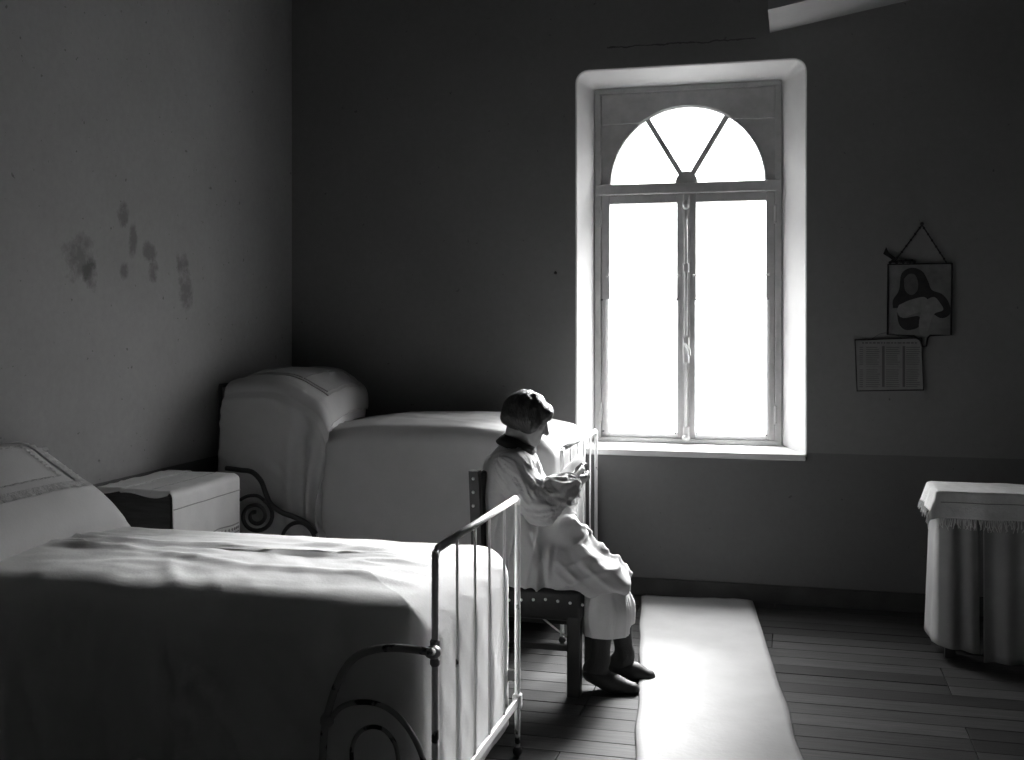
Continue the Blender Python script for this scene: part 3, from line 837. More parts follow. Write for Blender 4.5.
obj('brace', tb(path_px([(524, 604), (540, 616), (556, 629), (566, 636), (572, 637)], 4.33), .004, 6), 'brass', ch, True)

# ================================================================== IMPLICIT MODELLING (for the woman)
class Field:
    def __init__(s, lo, hi, h):
        s.lo = np.array(lo, float); s.h = h
        s.n = np.ceil((np.array(hi) - s.lo) / h).astype(int) + 1
        s.F = np.full(s.n, .2, np.float32)
        s.ax = [(s.lo[i] + h * np.arange(s.n[i])).astype(np.float32) for i in range(3)]
    def _sl(s, mn, mx, pad):
        a = np.clip(np.floor((np.array(mn) - pad - s.lo) / s.h).astype(int), 0, s.n); b = np.clip(np.ceil((np.array(mx) + pad - s.lo) / s.h).astype(int) + 1, 0, s.n)
        sl = tuple(slice(a[i], b[i]) for i in range(3))
        X = s.ax[0][sl[0]][:, None, None]; Y = s.ax[1][sl[1]][None, :, None]; Z = s.ax[2][sl[2]][None, None, :]
        return sl, X, Y, Z
    def _mix(s, sl, d, k):
        A = s.F[sl]; hh = np.maximum(k - np.abs(A - d), 0) / k
        s.F[sl] = np.minimum(A, d) - hh * hh * k * .25
    def cone(s, a, b, ra, rb, k=.02, ysc=1.0):
        a = np.array(a); b = np.array(b); R = max(ra, rb)
        pad = np.array((R, R / ysc, R)) + k + .05
        sl, X, Y, Z = s._sl(np.minimum(a, b), np.maximum(a, b), pad)
        ba = b - a; L2 = max(float(ba @ ba), 1e-9)
        t = np.clip(((X - a[0]) * ba[0] + (Y - a[1]) * ba[1] + (Z - a[2]) * ba[2]) / L2, 0, 1)
        dx = X - a[0] - t * ba[0]; dy = (Y - a[1] - t * ba[1]) * ysc; dz = Z - a[2] - t * ba[2]
        s._mix(sl, np.sqrt(dx * dx + dy * dy + dz * dz) - (ra + (rb - ra) * t), k)
    def chain(s, pts, k=.02, ysc=1.0):
        for (a, ra), (b, rb) in zip(pts, pts[1:]): s.cone(a, b, ra, rb, k, ysc)
    def ell(s, c, axes, radii, k=.02, cut=None, sub=False):
        c = np.array(c); R = max(radii)
        sl, X, Y, Z = s._sl(c, c, R + k + .05)
        q = []
        for ax, r in zip(axes, radii):
            ax = Vector(ax).normalized(); q.append((((X - c[0]) * ax.x + (Y - c[1]) * ax.y + (Z - c[2]) * ax.z) / r, r))
        k0 = np.sqrt(sum(v * v for v, r in q)); k1 = np.sqrt(sum((v / r) ** 2 for v, r in q)) + 1e-6
        d = k0 * (k0 - 1) / k1
        if cut is not None:
            for (pt, nrm) in cut:
                nrm = Vector(nrm).normalized(); d = np.maximum(d, (X - pt[0]) * nrm.x + (Y - pt[1]) * nrm.y + (Z - pt[2]) * nrm.z)
        if sub:
            A = s.F[sl]; hh = np.maximum(k - np.abs(A + d), 0) / k
            s.F[sl] = np.maximum(A, -d) + hh * hh * k * .25
        else: s._mix(sl, d, k)
    def plane(s, pt, nrm):                 # keep the side the normal points away from
        nrm = Vector(nrm).normalized()
        d = (s.ax[0][:, None, None] - pt[0]) * nrm.x + (s.ax[1][None, :, None] - pt[1]) * nrm.y + (s.ax[2][None, None, :] - pt[2]) * nrm.z
        s.F = np.maximum(s.F, d.astype(np.float32))
    def mesh(s):
        F = s.F; S = F < 0
        n = np.array(F.shape) - 1
        cs = [(i, j, k) for i in (0, 1) for j in (0, 1) for k in (0, 1)]
        def cor(A, c): return A[c[0]:c[0] + n[0], c[1]:c[1] + n[1], c[2]:c[2] + n[2]]
        cnt = sum(cor(S, c).astype(np.int8) for c in cs)
        act = (cnt > 0) & (cnt < 8)
        I = np.argwhere(act); idx = np.full(n, -1, np.int64); idx[act] = np.arange(len(I))
        vals = {c: cor(F, c)[act] for c in cs}
        acc = np.zeros((len(I), 3)); num = np.zeros(len(I))
        for c in cs:
            for ax in range(3):
                if c[ax]: continue
                d = list(c); d[ax] = 1; d = tuple(d)
                a, b = vals[c], vals[d]; m = (a < 0) != (b < 0)
                t = np.where(m, a / np.where(m, a - b, 1), 0)
                pos = np.array(c, float)[None, :].repeat(len(I), 0); pos[:, ax] += t
                acc[m] += pos[m]; num[m] += 1
        V = s.lo + (I + acc / num[:, None]) * s.h
        faces = []
        for ax in range(3):
            o1, o2 = [(1, 2), (2, 0), (0, 1)][ax]
            sl0 = [slice(1, n[i]) for i in range(3)]; sl0[ax] = slice(0, n[ax])
            sl1 = list(sl0); sl1[ax] = slice(1, n[ax] + 1)
            a = S[tuple(sl0)]; b = S[tuple(sl1)]
            E = np.argwhere(a != b)
            if not len(E): continue
            E = E + np.array([0 if i == ax else 1 for i in range(3)])
            flip = S[E[:, 0], E[:, 1], E[:, 2]]
            def at(d1, d2):
                e_ = E.copy(); e_[:, o1] -= d1; e_[:, o2] -= d2; return idx[e_[:, 0], e_[:, 1], e_[:, 2]]
            q = np.stack([at(1, 1), at(0, 1), at(0, 0), at(1, 0)], 1)
            q[~flip] = q[~flip][:, ::-1]
            faces.append(q)
        Q = np.concatenate(faces); Q = Q[(Q >= 0).all(1)]
        return V, Q
    def build(s, name, m, parent, disp=None, smooth_it=1):
        V, Q = s.mesh()
        me = bpy.data.meshes.new(name); me.vertices.add(len(V)); me.vertices.foreach_set('co', V.ravel())
        me.loops.add(len(Q) * 4); me.loops.foreach_set('vertex_index', Q.ravel().astype(np.int32))
        me.polygons.add(len(Q)); me.polygons.foreach_set('loop_start', np.arange(0, len(Q) * 4, 4, dtype=np.int32))
        me.polygons.foreach_set('use_smooth', np.ones(len(Q), bool))
        me.update(calc_edges=True); me.validate()
        if disp:
            nn = np.empty(len(V) * 3, np.float32); me.vertices.foreach_get('normal', nn); nn = nn.reshape(-1, 3)
            dd = np.array([disp(*v) for v in V]); V = V + nn * dd[:, None]
            me.vertices.foreach_set('co', V.ravel()); me.update()
        me.materials.append(M[m])
        o = bpy.data.objects.new(name, me); link(o)
        if parent is not None: adopt(o, parent)
        if smooth_it:
            sm2 = o.modifiers.new('smooth', 'SMOOTH'); sm2.factor = .5; sm2.iterations = smooth_it
        return o

# ================================================================== THE SEATED WOMAN
wo = tag(empty('person', (-.95, 4.5, 0)), 'seated woman in pale smock with dark bobbed hair reading a booklet', 'person')
HS = .90
hd = P(527.5, 415.5, 4.51)                                       # centre of the skull
pit, yaw = math.radians(24), math.radians(14)
hf = Vector((math.cos(pit) * math.cos(yaw), math.cos(pit) * math.sin(yaw), -math.sin(pit)))
hr = Vector((math.sin(yaw), -math.cos(yaw), 0))              # her right-hand side
hu = hr.cross(hf).normalized()
if hu.z < 0: hu = -hu
def H(f, r, u): return hd + (hf * f + hr * r + hu * u) * HS
neck = P(514, 449, 4.50)
sh_r, el_r, wr_r = P(514, 470, 4.345), P(541, 505, 4.30), P(570, 485, 4.39)
sh_l, el_l, wr_l = P(521, 467, 4.66), P(546, 518, 4.69), P(574, 491, 4.57)
hip_r, kn_r, an_r = P(525, 562, 4.41), P(606, 584, 4.415), P(600, 660, 4.42)
hip_l, kn_l, an_l = P(528, 560, 4.60), P(615, 580, 4.58), P(625, 655, 4.575)
heel_r, ball_r, toe_r = P(591, 670, 4.42), P(617, 686, 4.415), P(632, 690, 4.41)
heel_l, ball_l, toe_l = P(616, 664, 4.58), P(636, 673, 4.58), P(648, 677, 4.58)
chest, waist, pelv = P(514, 484, 4.5), P(512, 530, 4.5), P(520, 560, 4.5)
# booklet frame: spine rises away from her
bk0, bk1 = P(567, 482, 4.485), P(583, 466, 4.515)

F = Field((-1.32, 4.2, -.02), (-.52, 4.8, 1.24), .0052)
F.chain([(pelv, .115), (waist, .10), (chest, .105), (P(514, 462, 4.5), .075)], .04, .75)
F.chain([(neck, .050), (H(-.02, 0, -.07), .046)], .03)
F.ell(H(-.012, 0, .010), (hf, hr, hu), (.086, .068, .084), .02)           # skull
F.ell(H(.045, 0, -.045), (hf, hr, hu), (.05, .052, .068), .03)           # face
F.chain([(H(.02, .045, -.07), .022), (H(.068, 0, -.098), .021), (H(.02, -.045, -.07), .022)], .03)   # jaw and chin
F.chain([(H(.094, 0, -.005), .009), (H(.116, 0, -.04), .0115)], .012)     # nose
F.cone(H(.092, .018, -.071), H(.092, -.018, -.071), .008, .008, .008)     # lips
for s in (-1, 1):
    F.ell(H(.094, s * .032, .0), (hf, hr, hu), (.012, .017, .012), .012, sub=True)   # eye sockets
    F.ell(H(.083, s * .031, -.002), (hf, hr, hu), (.012, .013, .011), .003)          # closed, lowered lids
    F.cone(H(.09, s * .016, .02), H(.08, s * .047, .018), .008, .006, .012)          # brow
    F.ell(H(.06, s * .042, -.035), (hf, hr, hu), (.024, .02, .022), .02)             # cheek
    F.ell(H(-.005, s * .078, -.02), (hf, hr, hu), (.02, .009, .032), .006)           # ear
F.chain([(sh_r, .045), (el_r, .033), (wr_r, .021)], .03); F.chain([(sh_l, .045), (el_l, .033), (wr_l, .021)], .03)
F.chain([(hip_r, .085), (kn_r, .055), (P(602, 625, 4.42), .040), (an_r, .030)], .03)
F.chain([(hip_l, .085), (kn_l, .055), (P(620, 620, 4.577), .040), (an_l, .030)], .03)
F.chain([(an_r, .030), (heel_r, .026), (ball_r, .026), (toe_r, .02)], .02); F.chain([(an_l, .030), (heel_l, .026), (ball_l, .026), (toe_l, .02)], .02)
# hands: palms behind the booklet, fingers curled under it, thumbs on the pages
sd = (bk1 - bk0).normalized(); bn = sd.cross(Vector((0, 1, 0))).normalized()
if bn.z > 0: bn = -bn                                        # points to the underside of the booklet
for (wr, s, base) in ((wr_r, -1, .045), (wr_l, 1, .05)):
    o_ = bk0 + sd * base + Vector((0, s * .055, 0)) + bn * .008
    palm = wr.lerp(o_ + bn * .012, .72)
    F.cone(wr, palm, .025, .024, .02, .85)
    for k, ln in enumerate((.066, .074, .070, .056)):
        a = palm + sd * (.028 - .0185 * k) + bn * .006
        m1 = a + Vector((0, -s * .40 * ln, 0)) + bn * .012 + sd * .012
        m2 = m1 + Vector((0, -s * .34 * ln, 0)) - bn * .002 + sd * .008
        m3 = m2 + Vector((0, -s * .26 * ln, 0)) - bn * .006 + sd * .004
        F.chain([(a, .0098), (m1, .0092), (m2, .0085), (m3, .0075)], .006)
    t0 = palm + sd * .018 - bn * .008
    F.chain([(t0, .012), (t0 + sd * .028 - bn * .016 + Vector((0, -s * .006, 0)), .010), (t0 + sd * .05 - bn * .018 + Vector((0, -s * .016, 0)), .0085)], .008)
F.build('body', 'skin', wo)

# hair: a smooth bob, longer at the nape, cut away from the face
F = Field(hd - Vector((.16, .15, .16)), hd + Vector((.16, .15, .16)), .004)
F.ell(H(-.012, 0, .014), (hf, hr, hu), (.099, .081, .091), .02, cut=[(H(.075, 0, -.03), hf + hu * -.6)])
F.ell(H(-.045, 0, -.03), (hf, hr, hu), (.066, .078, .056), .03, cut=[(H(0, 0, -.078), -hu)])
for s in (-1, 1):
    F.ell(H(.016, s * .068, -.026), (hf, hr, hu), (.044, .02, .044), .02)
F.ell(H(.082, 0, .045), (hf, hr, hu), (.022, .052, .03), .03)
F.ell(H(.118, 0, -.05), (hf, hr, hu), (.056, .06, .066), .01, sub=True)
def hair_d(x, y, z):
    q = Vector((x, y, z)) - hd; a = math.atan2(q.dot(hr), q.dot(hu)); return .0035 * math.sin(q.dot(hf) * 90 + 5 * N3(x * 20, y * 20, z * 20)) * .5 + .003 * N3(x * 45, y * 45, z * 18)
F.build('hair', 'hair', wo, hair_d)

# smock: loose body, full sleeves gathered at the wrist, lap of cloth
F = Field((-1.34, 4.17, .38), (-.52, 4.84, 1.10), .0062)
F.chain([(P(519, 553, 4.5), .150), (P(517, 525, 4.5), .138), (P(517, 492, 4.5), .130), (P(515, 466, 4.5), .088), (P(516, 453, 4.5), .055)], .05, .78)
F.cone(P(505, 470, 4.5), P(498, 500, 4.5), .075, .07, .05, .6)                         # rounded upper back
F.chain([(sh_r + Vector((0, .01, -.005)), .072), (P(528, 492, 4.31), .073), (el_r + Vector((0, 0, -.004)), .066), (P(556, 493, 4.345), .062), (P(565, 488, 4.375), .050), (wr_r, .038)], .03)
F.chain([(sh_l, .07), (P(534, 494, 4.68), .065), (el_l, .055), (P(562, 504, 4.62), .045), (wr_l, .032)], .03)
F.cone(sh_r, sh_l, .07, .07, .05)
F.chain([(P(535, 562, 4.40), .115), (P(575, 572, 4.405), .10), (P(606, 582, 4.415), .083)], .05)
F.chain([(P(535, 560, 4.60), .115), (P(578, 570, 4.59), .10), (P(613, 580, 4.58), .083)], .05)
F.chain([(P(540, 558, 4.5), .12), (P(575, 566, 4.5), .10), (P(607, 578, 4.5), .085)], .04)
F.chain([(P(548, 540, 4.45), .075), (P(566, 532, 4.42), .055), (P(580, 545, 4.44), .045)], .035)     # bunched lap
F.chain([(P(563, 518, 4.50), .05), (P(578, 536, 4.52), .045), (P(594, 556, 4.50), .04)], .03)
F.cone(P(600, 585, 4.41), P(606, 640, 4.41), .097, .097, .04); F.cone(P(604, 585, 4.58), P(611, 640, 4.58), .092, .092, .04)
F.cone(P(530, 580, 4.40), P(570, 582, 4.40), .10, .09, .04)
zh = .432
F.plane((0, 0, zh), (.03, 0, -1))
def crest(t, w=.10):                 # narrow fold line where the noise crosses zero
    return math.exp(-(t / w) ** 2)
def smock_d(x, y, z):
    d = .0018 * N3(x * 34, y * 34, z * 34)
    p = Vector((x, y, z))
    ax = (el_r - sh_r); t = max(0, min(1, (p - sh_r).dot(ax) / ax.length_squared)); da = (p - sh_r - ax * t).length
    ax2 = (wr_r - el_r); t2 = max(0, min(1, (p - el_r).dot(ax2) / ax2.length_squared)); db = (p - el_r - ax2 * t2).length
    arm = 0
    if db < .09:                                             # gathers running to the cuff
        w = max(0, min(1, (.09 - db) / .02)); arm = w
        r = p - el_r - ax2 * t2; a = math.atan2(r.y, r.z)
        g_ = a * 5.0 + 2.0 * N3(t2 * 3, a * 1.5, 1)
        d += w * t2 ** .6 * (.010 * math.sin(g_) ** 3 + .006 * math.sin(g_ * 2.3 + 1) + .003)
        d += w * .010 * crest(N3(t2 * 5 + a, a * 1.2, 6.0)) * (1 - t2)
    if da < .105 and db >= .05:                              # long soft folds down the upper sleeve
        w = max(0, min(1, (.105 - da) / .02)) * (1 - arm)
        r = p - sh_r - ax * t; a = math.atan2(r.y, r.x * .7 + r.z)
        d += w * (.3 + .7 * t) * (.012 * crest(N3(a * 2.2, t * 1.3, 2.0)) + .010 * crest(N3(a * 3.5 + t, t * 1.6, 7.0), .08) - .005)
        arm = max(arm, w)
    body = 1 - arm
    if z < .80:
        if x < -.93:                                         # back and hip: vertical fall of cloth
            w = max(0, min(1, (.82 - z) / .15)) * body
            d += w * (.018 * crest(N3(x * 9 + z * 1.6, y * 3, z * .8), .13) + .014 * crest(N3(x * 15 - z * 2.5, y * 3, 3.7 + z), .12) - .008)
            d -= .030 * crest((x + .985 + .12 * (z - .55)), .018) * max(0, min(1, (.72 - z) / .06)) * body     # deep pleat below the elbow
        else:                                                # lap: creases fanning from the waist to the knee
            w = min(1, (x + .93) / .06)
            d += w * (.017 * crest(N3((x * .75 + z) * 10, y * 4, x * 2.5), .12) + .012 * crest(N3((x * .4 - z) * 13, y * 5, 8.1), .12) - .006)
    else:
        w = min(1, (z - .80) / .06) * body
        d += w * (.009 * crest(N3(x * 12 + y * 8, y * 7, z * 2.0), .13) + .006 * crest(N3(x * 20, y * 9, z * 3), .12) - .003)
    return d
F.build('smock', 'smock', wo, smock_d, 1)

# underskirt below the smock's hem
F = Field((-.95, 4.24, .23), (-.5, 4.76, .56), .006)
F.chain([(P(601, 580, 4.415), .083), (P(605, 610, 4.41), .091), (P(607, 650, 4.41), .094)], .05)
F.chain([(P(607, 580, 4.58), .080), (P(611, 610, 4.58), .086), (P(613, 650, 4.58), .089)], .05)
F.cone(P(603, 590, 4.5), P(606, 650, 4.5), .083, .09, .04)
inner = F.F + .011
Zg = F.ax[2][None, None, :]
F.F = np.where(Zg < .40, np.maximum(F.F, -inner), F.F)
F.plane((0, 0, .252), (.12, 0, -1))
F.build('skirt', 'under', wo, lambda x, y, z: .006 * N3((x + y) * 16, (x - y) * 16, z * 1.5) * (1 + 2 * max(0, .4 - z)) + .004 * ridge(N3((x + y) * 26, (x - y) * 20, z), 2.5), 1)

# stockings and slippers
for (kn, mid, an, hl, bl_, to, low) in ((kn_r, P(602, 625, 4.42), an_r, heel_r, ball_r, toe_r, 0), (kn_l, P(620, 620, 4.577), an_l, heel_l, ball_l, toe_l, 0)):
    F = Field(np.minimum(np.minimum(kn, to), hl) - .09, np.maximum(np.maximum(kn, to), hl) + .09, .005)
    F.chain([(kn.lerp(mid, .35), .050), (mid, .046), (an, .036), (hl + Vector((.006, 0, .006)), .033), (bl_, .030)], .025)
    F.build('stocking', 'stocking', wo)
    F = Field(np.minimum(hl, to) - .1, np.maximum(hl, to) + .1, .0048)
    F.chain([(hl + Vector((0, 0, -.012)), .036), (bl_ + Vector((-.01, 0, .002)), .037), (to, .031)], .03, .9)
    top_c = hl.lerp(bl_, .25) + Vector((0, 0, .055))
    F.ell(top_c, ((1, 0, -.4), (0, 1, 0), (.4, 0, 1)), (.05, .045, .045), .01, sub=True)
    F.plane((0, 0, .002), (0, 0, -1))
    F.build('slipper', 'shoe', wo)

# dark collar band
cc = P(518, 444.5, 4.505); vs, fs = [], []
cax = Vector((math.cos(math.radians(24)), .05, -math.sin(math.radians(24)))).normalized(); cay = Vector((-.05, 1, 0)).normalized(); caz = cax.cross(cay).normalized()
nC = 40; sec = [(-.004, -.024), (.007, -.024), (.009, 0), (.004, .022), (-.004, .024), (-.008, 0)]
for i in range(nC):
    a = 2 * math.pi * i / nC
    for (o1, o2) in sec:
        rr = o1 - .010 * (o2 / .02)
        vs.append(cc + cax * ((.073 + rr) * math.cos(a)) + cay * ((.080 + rr) * math.sin(a)) + caz * (o2 + .004 + .004 * math.sin(a * 3)))
K = len(sec)
for i in range(nC):
    for k in range(K): fs.append((i * K + k, ((i + 1) % nC) * K + k, ((i + 1) % nC) * K + (k + 1) % K, i * K + (k + 1) % K))
raw('collar', vs, fs, 'collar', wo)

# ------------------------------------------------------------------ the booklet in her hands
bo = tag(empty('booklet', bk0), 'small open booklet with white pages held in her hands', 'book')
for s in (-1, 1):
    edge = Vector((0, s * .10, 0)) + bn * (.022 if s < 0 else -.045)
    nb_ = 8; vs, fs = [], []
    def leaf(thick0, thick1, inset):
        vs, fs = [], []
        for th_ in (thick0, thick1):
            for i in range(nb_ + 1):
                u = i / nb_ * (1 - inset)
                for v in (0 + inset * .5, 1 - inset * .5):
                    vs.append(bk0 + (bk1 - bk0) * 1.35 * (v - .12) + edge * u - bn * (th_ + .012 * math.sin(u * math.pi)))
        n2 = 2 * (nb_ + 1)
        for i in range(nb_):
            a = 2 * i; fs.append((a, a + 1, a + 3, a + 2)); fs.append((n2 + a, n2 + a + 2, n2 + a + 3, n2 + a + 1))
            fs.append((a, a + 2, n2 + a + 2, n2 + a)); fs.append((a + 1, n2 + a + 1, n2 + a + 3, a + 3))
        fs.append((0, n2, n2 + 1, 1)); a = 2 * nb_; fs.append((a, a + 1, n2 + a + 1, n2 + a))
        return vs, fs
    v_, f_ = leaf(.002, .008, .04); raw('pages', v_, f_, 'paper', bo)
    v_, f_ = leaf(0, .002, 0); raw('cover', v_, f_, 'paper', bo)

# ================================================================== RUG
c = [PZ(642, 598), PZ(752, 603), PZ(797, 745), PZ(638, 745)]
fl_, fr_ = c[0].copy(), c[1].copy()
nl, nr_ = fl_ + (c[3] - fl_) * 1.55, fr_ + (c[2] - fr_) * 1.62
NR, NC = 90, 24; vs, fs = [], []
for j in range(NR + 1):
    for i in range(NC + 1):
        u, v = i / NC, j / NR
        a = fl_.lerp(nl, v); b = fr_.lerp(nr_, v)
        wob = .012 * N3(v * 9, 3 if u < .5 else 7, 0) * (abs(u - .5) * 2) ** 4
        p = a.lerp(b, u) + Vector((wob, 0, .009 + .003 * max(0, N3(u * 4, v * 9, 2)) + .004 * ridge(N3(u * 1.5 + v, v * 7, 5), 5)))
        if i in (0, NC): p.z = .0065
        vs.append(p)
for j in range(NR):
    for i in range(NC):
        a = j * (NC + 1) + i; fs.append((a, a + 1, a + NC + 2, a + NC + 1))
rg = tag(empty('floor_runner', ((fl_ + nr_) / 2).to_tuple()), 'long pale floor runner lying on the boards below the window', 'rug')
o = raw('weave', vs, fs, 'rug', rg); md = o.modifiers.new('thickness', 'SOLIDIFY'); md.thickness = .006; md.offset = -1
for i in (0, NC):
    obj('bound_edge', tb([vs[j * (NC + 1) + i] + Vector((0, 0, .0)) for j in range(NR + 1)], .0055, 6), 'rug_edge', rg, True)

# ================================================================== CURTAINED TABLE AT THE RIGHT
TX0, TX1, TY0, TY1, TZ = P(941, 487, 5.2).x, 1.42, 5.19, 5.44, .742
tbl = tag(empty('side_table', ((TX0 + TX1) / 2, (TY0 + TY1) / 2, 0)), 'narrow table at the right edge hidden behind a curtain', 'table')
obj('table_top', bx(TX0, TX1, TY0, TY1, TZ - .025, TZ, .004), 'darkwood', tbl)
for xx in (TX0 + .04, TX1 - .04):
    for yy in (TY0 + .04, TY1 - .04): obj('leg', bx(xx - .022, xx + .022, yy - .022, yy + .022, 0, TZ - .025, .003), 'darkwood', tbl)
def curtain(label, x0, x1, zb0, zb1, wrap, ph):
    """pleated curtain along the table front; wrap: it also turns the left corner"""
    t0 = tag(empty('table_curtain', ((x0 + x1) / 2, TY0, zb0)), label, 'curtain', 'curtains of the side table')
    path = []
    if wrap:
        for k in range(16): path.append((Vector((x0, TY1 - .03 - (TY1 - .03 - TY0 + .01) * k / 16, 0)), Vector((-1, 0, 0)), 0))
    nX = int((x1 - x0) / .006)
    for k in range(nX + 1): path.append((Vector((x0 + (x1 - x0) * k / nX, TY0 - .012, 0)), Vector((0, -1, 0)), k / nX))
    vs, fs = [], []; nz = 24
    for k, (p, n, u) in enumerate(path):
        for j in range(nz + 1):
            d = j / nz; ztop = TZ - .03; zb = zb0 + (zb1 - zb0) * u
            s_ = k * .006
            f = (.010 * math.sin(s_ * 62 + ph + 1.2 * N3(s_ * 9, 0, ph)) + .012 * N3(s_ * 14, d * .6, ph)) * (.5 + .8 * d)
            flare = .012 * d * (max(0, 1 - u * 4) if wrap else 0)
            vs.append(Vector((p.x - flare - (.0 if n.x == 0 else 0), p.y, ztop + (zb - ztop) * d)) + n * ((f + .018 + .03 * d) if n.y else .3 * f + .012 + .012 * d))
    for k in range(len(path) - 1):
        for j in range(nz):
            a = k * (nz + 1) + j; fs.append((a, a + 1, a + nz + 2, a + nz + 1))
    o = raw('pleated_cloth', vs, fs, 'skirt', t0); md = o.modifiers.new('thickness', 'SOLIDIFY'); md.thickness = .003
    return t0
xs_ = P(980, 600, TY0 - .03).x
curtain('grey pleated curtain covering the left part of the table front', TX0 - .01, xs_ - .004, .075, .045, True, 0.4)
curtain('grey curtain hanging lower at the extreme right of the table', xs_ + .012, TX1, .015, .02, False, 2.1)
# fringed cover lying on the table
tc_ = tag(empty('table_cover', ((TX0 + TX1) / 2, (TY0 + TY1) / 2, TZ)), 'white fringed cloth covering the small table at right', 'tablecloth')
vs, fs = [], []; hang_f, hang_l = .115, .085
def cover_pt(a, b):
    """a: along x in metres from the left hem, b: from the back edge to the front hem"""
    D = TY1 - TY0; r = .022
    x = TX0 - .02 + (a - hang_l); z = TZ + .006; y_ = TY1 - b
    dropx = max(0, hang_l - a); dropy = max(0, b - D - .012)
    if dropx > 0: x = TX0 - .03 - .32 * dropx - .006 * math.sin(b * 40); z -= dropx * .93 + .004
    if dropy > 0: y_ = TY0 - .055 - .1 * dropy - .008 * math.sin(a * 26 + .7) * min(1, dropy / .06) - .006 * N3(a * 12, dropy * 6, 1); z -= dropy
    else: z += .004 * N3(a * 9, b * 9, 3)
    if dropx > 0 and dropy > 0: z = TZ + .006 - max(dropx, dropy) - .1 * min(dropx, dropy); x += .05 * dropy
    if b > D - .03 and dropy == 0: z -= .006 * ((b - D + .03) / .042) ** 2; y_ -= .03 * max(0, (b - D + .03) / .042)
    return Vector((x, y_, z))
NA, NB = 120, 46; LA = TX1 - TX0 + .04 + hang_l; LB = TY1 - TY0 + .012 + hang_f
for i in range(NA + 1):
    for j in range(NB + 1): vs.append(cover_pt(LA * i / NA, LB * j / NB))
for i in range(NA):
    for j in range(NB):
        a = i * (NB + 1) + j; fs.append((a, a + 1, a + NB + 2, a + NB + 1))
o = raw('cloth', vs, fs, 'cover', tc_); md = o.modifiers.new('thickness', 'SOLIDIFY'); md.thickness = .003; md.offset = 1
bm = bmesh.new()
for k in range(150):
    a = LA * (k + random.random()) / 150; p = cover_pt(a, LB - .002) + Vector((0, -.004, 0))
    if a < hang_l: continue
    ln = random.uniform(.03, .055)
    tube(bm, [p, p + Vector((random.uniform(-.006, .006), -.004, -ln * .5)), p + Vector((random.uniform(-.012, .012), random.uniform(-.006, .004), -ln))], [.0026, .0024, .0016], 5)
for k in range(46):
    b = LB * (k + random.random()) / 46; p = cover_pt(.002, b) + Vector((-.003, 0, 0)); ln = random.uniform(.025, .05)
    tube(bm, [p, p + Vector((-.006, random.uniform(-.005, .005), -ln * .5)), p + Vector((random.uniform(-.012, .0), random.uniform(-.008, .008), -ln))], [.0026, .0024, .0016], 5)
o = obj('fringe', bm, 'cover', tc_); o['kind'] = 'stuff'
obj('hem_seam', tb([cover_pt(hang_l + .01 + (LA - hang_l - .02) * i / 80, LB - .07) + Vector((0, -.004, 0)) for i in range(81)], .0022, 5), 'skirt', tc_)

# ================================================================== PICTURE AND CALENDAR ON THE WALL
YP = YB - .012
def W(px, py, dy=0): return P(px, py, YP - dy)
def flat(name, pts, dy, th_, m, parent, smooth=True, n=5):
    q = [W(a, b) for a, b in pts]
    if smooth: q = spline(q + [q[0]], n)[:-1]
    bm = bmesh.new(); prism(bm, [(v.x, v.z) for v in q], YP - dy - th_, YP - dy)
    return obj(name, bm, m, parent)
pic = tag(empty('framed_print', W(920, 334).to_tuple()), 'dark framed print of a veiled woman with a child hanging on wall', 'picture')
flat('print', [(889, 266), (951, 264), (951, 334), (888, 334)], -.004, .004, 'p_bg', pic, False)
flat('veil', [(893, 332 - 24), (893, 300), (899, 290), (901, 275), (907, 269), (915, 268), (923, 272), (928, 281), (932, 290), (942, 294), (949, 303), (950, 314), (940, 318), (925, 308), (912, 308)], 0, .001, 'p_dark', pic)
flat('face', [(904, 279), (909, 274), (915, 275), (918, 283), (917, 291), (911, 295), (905, 290)], .001, .001, 'p_mid', pic)
flat('arm', [(899, 305), (910, 300), (924, 297), (928, 303), (920, 311), (908, 316), (900, 317), (897, 311)], .001, .001, 'p_pale', pic)
flat('child', [(926, 300), (934, 297), (940, 303), (943, 310), (934, 314), (930, 324), (926, 334), (920, 334), (919, 322), (922, 310)], .002, .001, 'p_pale', pic)
flat('robe', [(897, 312), (903, 318), (918, 316), (921, 322), (917, 328), (906, 330), (899, 324)], .001, .001, 'p_dark', pic)
fr_pts = [W(888, 264.5, .004), W(952, 263.5, .004), W(951, 335, .004), W(930, 335.5, .004), W(927.5, 338, .004), W(926, 346, .004), W(922.5, 347, .004), W(920, 340, .004), W(914, 336, .004), W(887.5, 334.5, .004)]
obj('frame', tb(fr_pts, .0055, 6, closed=True), 'frameblack', pic)
bm = bmesh.new()
for k in range(12): ball(bm, W(890 + k * 2.2, 262.6 - 1.4 * abs(math.sin(k * 1.1)), .004), .009, 6)
obj('frame_crest', bm, 'frameblack', pic)
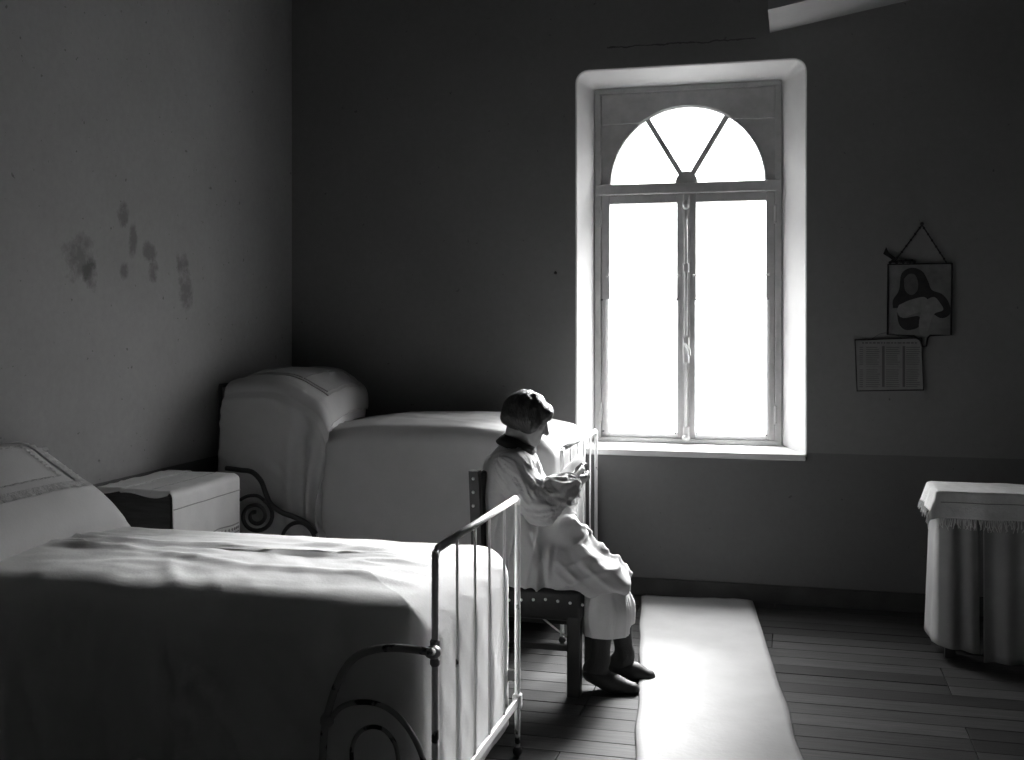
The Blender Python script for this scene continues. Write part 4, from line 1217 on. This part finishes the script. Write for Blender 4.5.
for (a, b) in (((895, 261), (922, 225)), ((922, 225), (946, 262))):
    bm = bmesh.new(); n = 13
    for k in range(n):
        f = k / (n - 1); ball(bm, W(a[0] + (b[0] - a[0]) * f, a[1] + (b[1] - a[1]) * f, .006), .0068 if k % 2 else .0045, 6)
    tube(bm, [W(a[0], a[1], .006), W(b[0], b[1], .006)], .0038, 6)
    obj('hanging_cord', bm, 'frameblack', pic)
bm = bmesh.new(); ball(bm, W(922, 224, .004), .01, 8); obj('nail', bm, 'iron', pic)
flat('bow', [(883, 254), (886, 247), (889, 253), (896, 258), (894, 261), (888, 257)], .004, .004, 'frameblack', pic, False)
cal = tag(empty('wall_calendar', W(889, 390).to_tuple()), 'grey sheet calendar with black border pinned below the print', 'calendar')
flat('sheet', [(855, 340), (921.5, 338), (923.5, 390), (857, 391)], -.002, .003, 'calpaper', cal, False)
obj('border', tb([W(855, 340, .003), W(921.5, 338, .003), W(923.5, 390, .003), W(857, 391, .003)], .0032, 6, closed=True), 'frameblack', cal)
bm = bmesh.new()
def mark(px0, px1, py0, py1):
    a, b = W(px0, py0), W(px1, py1); box(bm, a.x, b.x, YP - .0022, YP - .0012, b.z, a.z)
random.seed(3)
x = 862
while x < 916:
    w_ = random.uniform(1.5, 4.0); mark(x, min(x + w_, 917), 342.2, 343.6); x += w_ + 1.1
for colx in (859.5, 866, 886, 906):
    for r0 in (347, 369.5):
        for k in range(9):
            y_ = r0 + k * 2.1
            mark(colx + (0 if colx > 860 else 0), colx + (3.5 if colx < 860 else random.uniform(11, 14)), y_, y_ + .7)
mark(866, 918, 366.6, 367.3)
for colx in (882, 902.5): mark(colx, colx + 2.6, 346, 387)
o = obj('printed_lines', bm, 'calink', cal); o['kind'] = 'stuff'
bm = tb(spline([W(872, 339, .003), W(880, 334, .003), W(888, 333, .004), W(896, 335, .003), W(903, 339, .003)], 4), .0018, 5); obj('string', bm, 'calink', cal)
# a bare nail in the window wall
bm = tb([P(556, 273, YB) + Vector((0, .01, 0)), P(556, 273, YB) + Vector((0, -.02, 0))], .004, 8); ball(bm, P(556, 273, YB) + Vector((0, -.02, 0)), .009, 8)
tag(obj('wall_nail', bm, 'iron'), 'small bare nail in the wall left of the window', 'nail')
